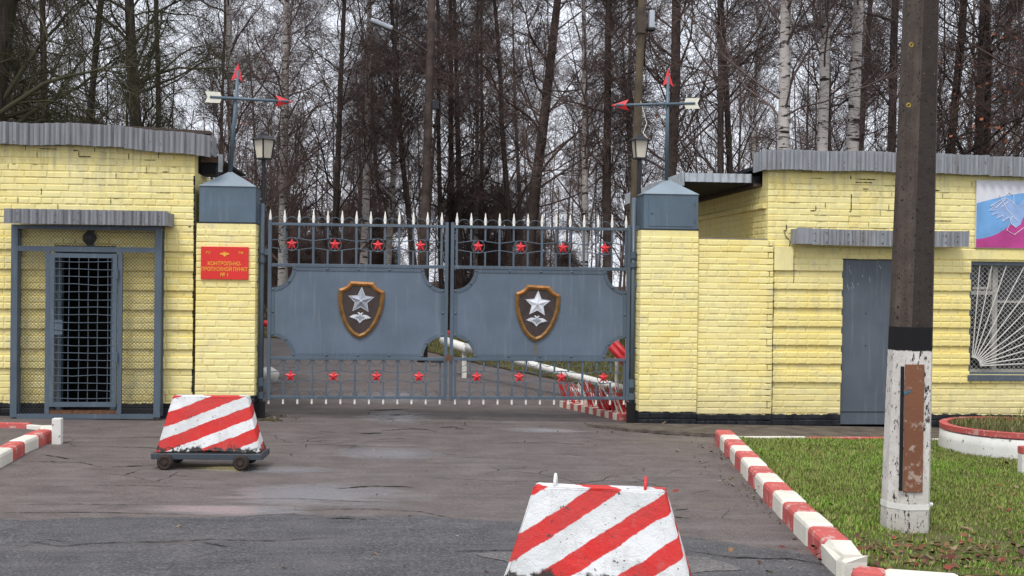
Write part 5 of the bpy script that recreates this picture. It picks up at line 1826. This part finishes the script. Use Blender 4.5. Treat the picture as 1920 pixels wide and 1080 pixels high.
for (x, z) in ((3.445, 2.98), (3.458, 3.40)):
    m = MB()
    m.ring((x, PY - 0.098, z), 0.013, 0.004, 12, 'y', 0, 2 * math.pi, 4)
    m.build("paint_ring", plain("yellow_mark", (0.42, 0.30, 0.02, 1), 0.6), cp)

# ------------------------------------------------------------------ things beyond the gate
bo = empty("barrier_boom", (3.05, 15.6, zg(3.05)), "long white barrier pole slanting down to the right behind the gate", "barrier")
MB().tube([(3.04, 15.55, 0.235), (2.0, 18.0, 0.38), (0.98, 20.4, 0.53)], [0.050, 0.056, 0.066], 12).build("pole", M['white'], bo, smooth=True)
MB().tube([(1.02, 20.3, 0.50), (0.62, 21.2, 0.60)], 0.080, 12).build("counterweight", M['white'], bo, smooth=True)
MB().tube([(0.95, 20.6, 0.72), (0.72, 21.0, 0.74)], 0.05, 10).build("red_end", M['red'], bo, smooth=True)
MB().box(0.93, 1.01, 20.42, 20.5, -0.05, 0.46).build("stand", M['white'], bo)
lo = empty("white_log", (2.75, 15.9, zg(2.75)), "shorter white pole lying low beside the spike strip", "pole")
MB().tube([(2.28, 16.6, 0.16), (2.62, 16.3, 0.10), (3.0, 15.9, 0.06)], 0.045, 10).build("shaft", M['white_conc'], lo, smooth=True)

tr = empty("steel_hedgehog", (2.88, 15.2, zg(2.88)), "red painted pipes crossed behind the right hinge post", "barrier")
for (a, b) in (((2.60, 15.45, 0.93), (3.05, 15.25, 0.42)), ((2.68, 15.55, 0.97), (3.10, 15.40, 0.50)), ((2.55, 15.0, 0.08), (3.03, 15.1, 0.28)), ((2.72, 15.0, -0.02), (3.08, 15.1, 0.14)), ((3.0, 15.2, 0.62), (2.96, 15.2, 0.10))):
    MB().tube([a, b], 0.048, 12).build("pipe", M['red'], tr, smooth=True)
MB().tube([(2.80, 15.62, -0.05), (2.80, 15.62, 1.0)], 0.028, 10).build("white_post", M['white'], tr)
MB().tube([(2.88, 15.35, -0.05), (2.88, 15.35, 1.9)], 0.022, 10).build("white_post", M['white'], tr)

sb = empty("spike_strip", (2.36, 15.3, zg(2.36)), "low red and white spike strip with leaning rods behind the right gate leaf", "spike strip")
pa, pb_ = Vector((2.08, 16.05, 0)), Vector((2.66, 14.52, 0))
dv = pb_ - pa
Ls = dv.length
dn = dv.normalized()
sd = Vector((dn.y, -dn.x, 0))
sd = -sd if sd.x < 0 else sd
nseg = 16
for i in range(nseg):
    m = MB()
    q = pa + dn * (Ls * (i + 0.5) / nseg)
    m.M = Matrix.Translation((q.x + sd.x * 0.17, q.y + sd.y * 0.17, zg(q.x))) @ Matrix.Rotation(math.atan2(dn.y, dn.x), 4, 'Z')
    h = Ls / nseg / 2 - 0.001
    m.box(-h, h, -0.17, 0.17, -0.02, 0.085, 0.004)
    m.build("base_block", M['k_red'] if i % 2 else M['k_white'], sb)
r = random.Random(21)
for i in range(64):
    u, w = r.uniform(0.03, 0.97), r.uniform(0.02, 0.30)
    q = pa + dn * (Ls * u) + sd * w
    lean = Vector((-0.10 + r.uniform(-.05, .05), r.uniform(-.04, .04), r.uniform(0.24, 0.34)))
    a = Vector((q.x, q.y, zg(q.x) + 0.08))
    MB().tube([a, a + lean], [0.011, 0.007], 5).build("spike", r.choice([M['red'], M['red'], M['k_red'], M['white'], M['k_white']]), sb)

arm = empty("barrier_stub", (-2.06, 17.0, zg(-2.06)), "short red and white barrier end behind the left hinge post", "barrier")
MB().box(-2.24, -2.16, 16.95, 17.05, -0.05, 1.12).build("post", M['white'], arm)
MB().tube([(-2.16, 17, 1.052), (-2.085, 17, 1.05)], 0.045, 12).build("white_sleeve", M['white'], arm, smooth=True)
MB().tube([(-2.085, 17, 1.05), (-1.99, 17, 1.048)], 0.046, 12).build("red_sleeve", M['red'], arm, smooth=True)
stn = empty("white_boulder", (-2.22, 18.9, zg(-2.2)), "rounded white painted stone by the left edge of the inner road", "stone")
bm = bmesh.new()
bmesh.ops.create_icosphere(bm, subdivisions=3, radius=1)
r = random.Random(5)
for v in bm.verts:
    k = 1 + 0.10 * math.sin(v.co.x * 4 + 1) * math.sin(v.co.y * 3) + 0.06 * math.sin(v.co.z * 5)
    v.co = Vector((v.co.x * 0.17 * k, v.co.y * 0.16 * k, v.co.z * 0.16 * k + 0.10))
me = bpy.data.meshes.new("body")
bm.to_mesh(me)
bm.free()
me.materials.append(M['white_conc'])
me.polygons.foreach_set("use_smooth", [True] * len(me.polygons))
link("body", me, stn)
# debris by the left pier
db = empty("debris", (-1.62, 14.25, zg(-1.6)), "clump of dark earth and a broken stick at the foot of the left hinge post", "debris")
m = MB()
r = random.Random(8)
for i in range(26):
    x, y, s = r.gauss(-1.68, 0.10), r.gauss(14.05, 0.06), r.uniform(.012, .035)
    m.lathe((x, y, zg(x)), [(s * 1.3, -0.01), (s, s * .4), (s * .4, s * .8)], 6)
m.build("earth", M['soil'], db)
MB().tube([(-1.52, 14.05, 0.02), (-1.55, 14.06, 0.13)], 0.010, 5).build("stick", M['wood'], db)
# --- PART 6 ---

# ------------------------------------------------------------------ trees
def unit(v): return v / (np.linalg.norm(v, axis=-1, keepdims=True) + 1e-9)


def grow(P0, D0, L, k, jit, bias, r):
    """N polylines of k points: bias (N or 1,3) is added to the heading at every step"""
    N = len(P0)
    pts = np.empty((N, k, 3))
    pts[:, 0] = P0
    d = unit(D0)
    step = (L / (k - 1))[:, None]
    for j in range(1, k):
        d = unit(d + r.normal(0, jit, (N, 3)) + bias)
        pts[:, j] = pts[:, j - 1] + d * step
    return pts


def tubes(pts, rad, sides):
    N, k, _ = pts.shape
    t = unit(pts[:, -1] - pts[:, 0])
    ref = np.where(np.abs(t[:, 2:3]) < 0.9, np.array([[0, 0, 1.0]]), np.array([[1.0, 0, 0]]))
    a = unit(np.cross(t, ref))
    b = np.cross(a, t)
    w = 2 * np.pi * np.arange(sides) / sides
    off = a[:, None, None, :] * np.cos(w)[None, None, :, None] + b[:, None, None, :] * np.sin(w)[None, None, :, None]
    V = pts[:, :, None, :] + off * rad[:, :, None, None]
    idx = np.arange(N * k * sides).reshape(N, k, sides)
    A = idx[:, :-1]
    B = idx[:, 1:]
    Q = np.stack([A, np.roll(A, -1, 2), np.roll(B, -1, 2), B], -1).reshape(-1, 4)
    return V.reshape(-1, 3), Q


def mesh_np(name, parts, mat, smooth=False):
    vs, qs, n = [], [], 0
    for V, Q in parts:
        vs.append(V)
        qs.append(Q + n)
        n += len(V)
    V, Q = np.concatenate(vs), np.concatenate(qs)
    me = bpy.data.meshes.new(name)
    me.vertices.add(len(V))
    me.vertices.foreach_set("co", V.reshape(-1))
    me.loops.add(Q.size)
    me.loops.foreach_set("vertex_index", Q.reshape(-1).astype(np.int32))
    me.polygons.add(len(Q))
    me.polygons.foreach_set("loop_start", (np.arange(len(Q)) * 4).astype(np.int32))
    me.update(calc_edges=True)
    if smooth: me.polygons.foreach_set("use_smooth", np.ones(len(Q), bool))
    me.materials.append(mat)
    return me


def spawn(par, radp, n_each, t0, t1, ang, r):
    """children starts on parent polylines"""
    N, k, _ = par.shape
    t = r.uniform(t0, t1, (N, n_each)) * (k - 1)
    i = np.minimum(t.astype(int), k - 2)
    f = (t - i)[..., None]
    ar = np.arange(N)[:, None]
    p = par[ar, i] * (1 - f) + par[ar, i + 1] * f
    d = unit(par[ar, i + 1] - par[ar, i])
    rad = radp[ar, i] * (1 - f[..., 0]) + radp[ar, i + 1] * f[..., 0]
    q = r.normal(0, 1, p.shape)
    q = unit(q - (q * d).sum(-1, keepdims=True) * d)
    a = r.normal(ang, 0.16, t.shape)[..., None]
    nd = d * np.cos(a) + q * np.sin(a)
    return p.reshape(-1, 3), nd.reshape(-1, 3), rad.reshape(-1), (t / (k - 1)).reshape(-1)


def tree_meshes(seed, H=15.0, R=0.16, limbs=42, zmin=2.2, kind='birch', spread=1.0, dens=1.0, bend=0.012, droop=0.0, fork=None):
    r = np.random.default_rng(seed)
    k = 16
    if fork is None:
        tr = grow(np.zeros((1, 3)), np.array([[r.normal(0, .012), r.normal(0, .012), 1.0]]), np.array([H]), k, bend, np.array([[0, 0, 0.02]]), r)
        tr[:, 0, 2] = -0.3
        rt = (R * (1 - np.linspace(0, 1, k)) ** 0.75 + 0.012)[None]
        rt[:, 0] *= 1.35
    else:
        P = np.zeros((fork, 3))
        P[:, :2] = r.normal(0, R * 0.5, (fork, 2))
        D = np.concatenate([r.normal(0, 0.16, (fork, 2)), np.ones((fork, 1))], 1)
        tr = grow(P, D, r.uniform(.8, 1.05, fork) * H, k, bend * 1.6, np.array([[0, 0, 0.03]]), r)
        tr[:, 0, 2] = -0.3
        rt = np.repeat((R * (1 - np.linspace(0, 1, k)) ** 0.75 + 0.010)[None], fork, 0) * r.uniform(.65, 1, (fork, 1))
    T = [tubes(tr, rt, 9)]
    n1 = limbs // len(tr)
    p, d, rp, t = spawn(tr, rt, n1, zmin / H, 0.97, 0.95 if kind != 'birch' else 0.75, r)
    N = len(p)
    rl = np.clip(rp * r.uniform(.17, .34, N), 0.008, 0.048)
    L1 = H * (0.085 + 0.17 * (1 - t)) * r.uniform(.6, 1.25, N) * spread
    up = np.stack([np.zeros(N), np.zeros(N), np.full(N, 0.05 if kind != 'moss' else -0.02)], 1)
    l1 = grow(p, d, L1, 8, 0.17, up, r)
    r1 = rl[:, None] * (1 - 0.78 * np.linspace(0, 1, 8))[None]
    big = tubes(l1, r1, 5)
    n2 = int(10 * dens)
    p, d, rp, t2 = spawn(l1, r1, n2, 0.12, 1.0, 0.75, r)
    N = len(p)
    L2 = np.repeat(L1, n2) * r.uniform(.18, .48, N) * (1.15 - 0.6 * t2)
    g2 = -0.02 if kind == 'birch' else 0.015
    l2 = grow(p, d, L2, 5, 0.16, np.array([[0, 0, g2 - droop * 0.12]]), r)
    r2 = np.clip(rp * 0.55, 0.004, 0.022)[:, None] * (1 - 0.6 * np.linspace(0, 1, 5))[None]
    n3 = int(11 * dens)
    p, d, rp, t3 = spawn(l2, r2, n3, 0.15, 1.0, 0.65, r)
    N = len(p)
    L3 = r.uniform(.22, .62, N) * (1.25 if kind == 'birch' else 1.0)
    l3 = grow(p, d, L3, 4, 0.20, np.array([[0, 0, (-0.12 if kind == 'birch' else -0.01) - droop * 0.22]]), r)
    r3 = np.full(N, 0.0042)[:, None] * np.linspace(1, .55, 4)[None]
    n4 = 1
    p, d, rp, t4 = spawn(l3, r3, n4, 0.2, .9, 0.7, r)
    l4 = grow(p, d, r.uniform(.10, .30, len(p)), 3, 0.2, np.array([[0, 0, -0.03 - droop * 0.2]]), r)
    r4 = np.full(len(p), 0.0032)[:, None] * np.linspace(1, .6, 3)[None]
    return T, big, [tubes(l2, r2, 3), tubes(l3, r3, 3), tubes(l4, r4, 3)]


PROTO = {}


def proto(key, seed, **kw):
    kind = kw.get('kind', 'birch')
    T, big, fine = tree_meshes(seed, **kw)
    bk, tw = {'birch': ('birch', 'twig_birch'), 'dark': ('bark', 'twig_dark'), 'moss': ('bark', 'twig_moss'), 'brown': ('bark_brown', 'twig_dark')}[kind]
    PROTO[key] = (mesh_np("trunk", T, M[bk], True), mesh_np("limbs", [big], M[tw] if kind != 'dark' else M['bark'], True), mesh_np("crown", fine, M[tw]))


for i in range(4): proto('birch%d' % i, 300 + i, H=16 - i, R=0.120, limbs=54, zmin=2.0 + 0.4 * i, kind='birch', bend=0.008 + 0.003 * i)
for i in range(4): proto('dark%d' % i, 320 + i, H=15 + i * .5, R=0.100, limbs=52, zmin=1.6 + 0.5 * i, kind='dark', bend=0.010 + 0.005 * i, spread=1.15)
for i in range(2): proto('brown%d' % i, 340 + i, H=16, R=0.125, limbs=48, zmin=3.2, kind='brown', bend=0.014)
for i in range(3): proto('shrub%d' % i, 350 + i, H=3.4 + 0.8 * i, R=0.028, limbs=70, zmin=0.25, kind='brown', bend=0.04, fork=7, dens=0.9)
for i in range(3): proto('white%d' % i, 380 + i, H=15, R=0.118, limbs=30, zmin=4.6 + 0.5 * i, kind='birch', bend=0.007, spread=0.9)
proto('moss', 371, H=13, R=0.24, limbs=60, zmin=2.2, kind='moss', bend=0.02, spread=1.25, dens=1.2, droop=1.0)


def plant(key, x, y, scale, rz, label, group, name, sxy=1.0, lean=(0, 0), cat="tree"):
    t, l, c = PROTO[key]
    o = bpy.data.objects.new(name, None)
    COL.objects.link(o)
    o.location = (x, y, zg(x))
    o.rotation_mode = 'ZYX'
    o.rotation_euler = (lean[1], lean[0], rz)
    o.scale = (scale * sxy, scale * sxy, scale)
    tag(o, label, cat, group)
    tp = bpy.data.objects.new("trunk", t)
    cp_ = bpy.data.objects.new("crown", c)
    lp_ = bpy.data.objects.new("limbs", l)
    for q in (tp, lp_, cp_):
        COL.objects.link(q)
        q.parent = o
    return o


# trees one can pick out in the photograph: key, x, y, width factor, lean (top towards +x), label
NAMED = [
    ('moss', -6.9, 18.8, 1.0, 0.10, "old mossy tree with drooping olive twigs above the left gatehouse roof"),
    ('moss', -8.6, 21.0, 0.9, 0.16, "second mossy tree at the left picture edge, behind the drooping one"),
    ('moss', -5.4, 25.0, 0.7, -0.05, "mossy-twigged tree over the middle of the left gatehouse roof"),
    ('dark3', -7.4, 26.0, 0.8, 0.12, "dark tree leaning right over the left gatehouse roof's left half"),
    ('dark1', -6.3, 30, 0.8, 0.0, "dark bare tree above the right half of the left gatehouse roof"),
    ('birch1', -3.95, 27, 0.75, 0.02, "slim birch right behind the left arrow mast"),
    ('birch0', -3.83, 36, 1.25, 0.02, "patchy birch just right of the left mast's crossbar tip"),
    ('dark0', -2.15, 33, 0.95, 0.015, "straight black-barked tree between left lantern and the shield with the grey star"),
    ('birch2', -1.30, 34, 1.05, 0.0, "pale twin birch above the left gate leaf's middle"),
    ('birch3', -0.75, 36, 0.9, 0.03, "thin birch left of the street lamp pole"),
    ('dark2', 0.35, 34, 0.85, -0.10, "dark tree leaning left beside the street lamp pole"),
    ('dark3', 1.0, 36, 0.8, 0.01, "thin dark tree just right of the street lamp pole"),
    ('brown0', 1.62, 37, 0.85, -0.02, "reddish-brown trunk above where the two gate leaves meet"),
    ('birch1', 2.1, 38, 0.7, 0.0, "very thin birch above the inner end of the right gate leaf"),
    ('brown1', 3.05, 32, 1.35, 0.09, "thick grey-brown tree leaning right above the silver star shield"),
    ('birch2', 4.55, 30, 0.80, -0.02, "thin speckled birch left of the wooden pole"),
    ('brown0', 5.1, 30, 0.95, -0.015, "brown mossy trunk next to the thin birch by the wooden pole"),
    ('brown1', 6.3, 29, 1.30, 0.03, "broad red-brown tree behind the right arrow mast"),
    ('dark0', 6.65, 24.5, 0.80, 0.0, "dark straight tree to the right of the right arrow mast"),
    ('white0', 6.28, 19.6, 1.0, 0.0, "leftmost of the white birches over the right gatehouse roof"),
    ('white1', 6.82, 19.3, 0.85, 0.012, "middle white birch over the right gatehouse roof"),
    ('white2', 7.38, 19.4, 0.95, 0.015, "whitest birch, nearest the concrete pole over the right gatehouse roof"),
    ('dark2', 8.75, 24, 0.75, -0.02, "thin dark trunk beside the middle white birch"),
    ('dark1', 9.35, 22.2, 0.9, 0.0, "dark trunk half hidden by the concrete pole"),
    ('dark3', 10.5, 22.6, 0.95, 0.02, "first dark tree right of the concrete pole"),
    ('dark0', 11.3, 22.8, 1.0, 0.0, "second dark tree right of the concrete pole"),
    ('dark2', 12.1, 24, 0.95, 0.0, "third dark tree right of the concrete pole"),
    ('brown0', 11.9, 21.2, 0.8, 0.0, "tree at the right picture edge with a few orange leaves"),
]
rr = random.Random(77)
for (k, x, y, w, lean, lab) in NAMED:
    s = rr.uniform(0.95, 1.08)
    nm = {'w': 'birch_tree', 'b': 'birch_tree', 'd': 'bare_tree', 'm': 'mossy_tree'}[k[0]] if not k.startswith('brown') else 'bare_tree'
    plant(k, x, y, s, rr.uniform(0, 6.28), lab, "bare trees behind the gatehouses", nm, w / s, (lean, 0))

# the rest of the wood: alike bare trees further back
cand = []
tries = 0
while len(cand) < 44 and tries < 6000:
    tries += 1
    y = rr.uniform(26, 72)
    half = 0.47 * y + 3
    x = 0.087 * y + rr.uniform(-half, half)
    if -4.2 < x < 3.2 and y < 38: continue
    if x < -3 and y < 24: continue
    if all((x - a) ** 2 + (y - b) ** 2 > 2.6 ** 2 for a, b in cand): cand.append((x, y))
keys = ['birch0', 'birch1', 'birch2', 'birch3', 'dark0', 'dark1', 'dark2', 'dark3', 'brown0', 'brown1', 'dark0', 'dark2']
for (x, y) in cand:
    k = rr.choice(keys)
    b = k.startswith('birch')
    s = rr.uniform(0.85, 1.2)
    plant(k, x, y, s, rr.uniform(0, 6.28), "bare birch somewhere in the depth of the wood" if b else "bare dark-barked tree somewhere in the depth of the wood",
          "birches deep in the wood" if b else "dark trees deep in the wood", 'birch_tree' if b else 'bare_tree', rr.uniform(.75, 1.05), (rr.uniform(-.05, .05), rr.uniform(-.04, .04)))
# brushwood: leafless shrubs under the trees
cand2 = []
tries = 0
while len(cand2) < 52 and tries < 6000:
    tries += 1
    y = rr.choice((rr.uniform(38, 52), rr.uniform(38, 75), rr.uniform(40, 60)))
    half = 0.46 * y + 2
    x = 0.087 * y + rr.uniform(-half, half)
    if -5.0 < x < 4.5 and y < 37: continue
    if all((x - a) ** 2 + (y - b) ** 2 > 1.6 ** 2 for a, b in cand2): cand2.append((x, y))
for (x, y) in cand2:
    plant(rr.choice(('shrub0', 'shrub1', 'shrub2')), x, y, rr.uniform(.8, 1.3), rr.uniform(0, 6.28), "leafless brown shrub in the thicket under the trees", "brushwood shrubs", "bare_shrub", 1.2, (0, 0), "shrub")

# far wood: one mass of stems and twigs
r = np.random.default_rng(99)
N = 260
y = r.uniform(72, 110, N)
x = 0.087 * y + r.uniform(-0.55, 0.55, N) * y
P = np.stack([x, y, -TILT * x - 0.2], 1)
st = grow(P, np.stack([r.normal(0, .04, N), r.normal(0, .04, N), np.ones(N)], 1), r.uniform(8, 17, N), 7, 0.03, np.zeros((1, 3)), r)
rs_ = r.uniform(.05, .15, N)[:, None] * np.linspace(1, .2, 7)[None]
p, d, rp, t = spawn(st, rs_, 16, 0.04, 1.0, 0.8, r)
b1 = grow(p, d, r.uniform(1.0, 3.2, len(p)), 4, 0.15, np.array([[0, 0, 0.03]]), r)
rb1 = np.full((len(p), 1), 0.02) * np.linspace(1, .5, 4)[None]
p, d, rp, t = spawn(b1, rb1, 5, 0.2, 1.0, 0.7, r)
b2 = grow(p, d, r.uniform(.5, 1.6, len(p)), 3, 0.2, np.array([[0, 0, 0.0]]), r)
rb2 = np.full((len(p), 1), 0.010) * np.linspace(1, .6, 3)[None]
fw = link("far_woods", mesh_np("far_woods", [tubes(st, rs_, 4), tubes(b1, rb1, 3), tubes(b2, rb2, 3)], M['twig_dark']))
tag(fw, "far mass of leafless trees closing the view behind the wood", "woods", kind="stuff")

# last orange leaves at the right, clinging to the twigs
r = random.Random(31)
mb = MB()
for (cx, cy, cz, s, n) in ((10.9, 21.6, 5.4, 0.9, 120), (11.6, 21.6, 4.6, 0.8, 110), (10.4, 21.8, 3.9, 0.6, 50), (9.0, 21.5, 3.7, 0.3, 16), (6.3, 27, 5.5, 0.9, 26), (12.0, 21.5, 5.8, 0.6, 60), (-3.3, 24, 4.2, .5, 6)):
    for _ in range(n):
        x, y, z = r.gauss(cx, s), r.gauss(cy, s * .6), r.gauss(cz, s * .7)
        q = r.uniform(.025, .055)
        a = Vector((r.uniform(-1, 1), r.uniform(-1, 1), r.uniform(-1, 1))).normalized()
        b = a.orthogonal().normalized()
        p0 = Vector((x, y, z))
        mb.add([tuple(p0 - a * q), tuple(p0 + b * q * .7), tuple(p0 + a * q), tuple(p0 - b * q * .7)], [(0, 1, 2), (0, 2, 3)])
tag(mb.build("clinging_leaves", plain("orange_leaf", (0.26, 0.075, 0.03, 1), 0.7, 0.5, 3)), "last orange leaves clinging to the twigs above the right gatehouse", "leaves", kind="stuff")
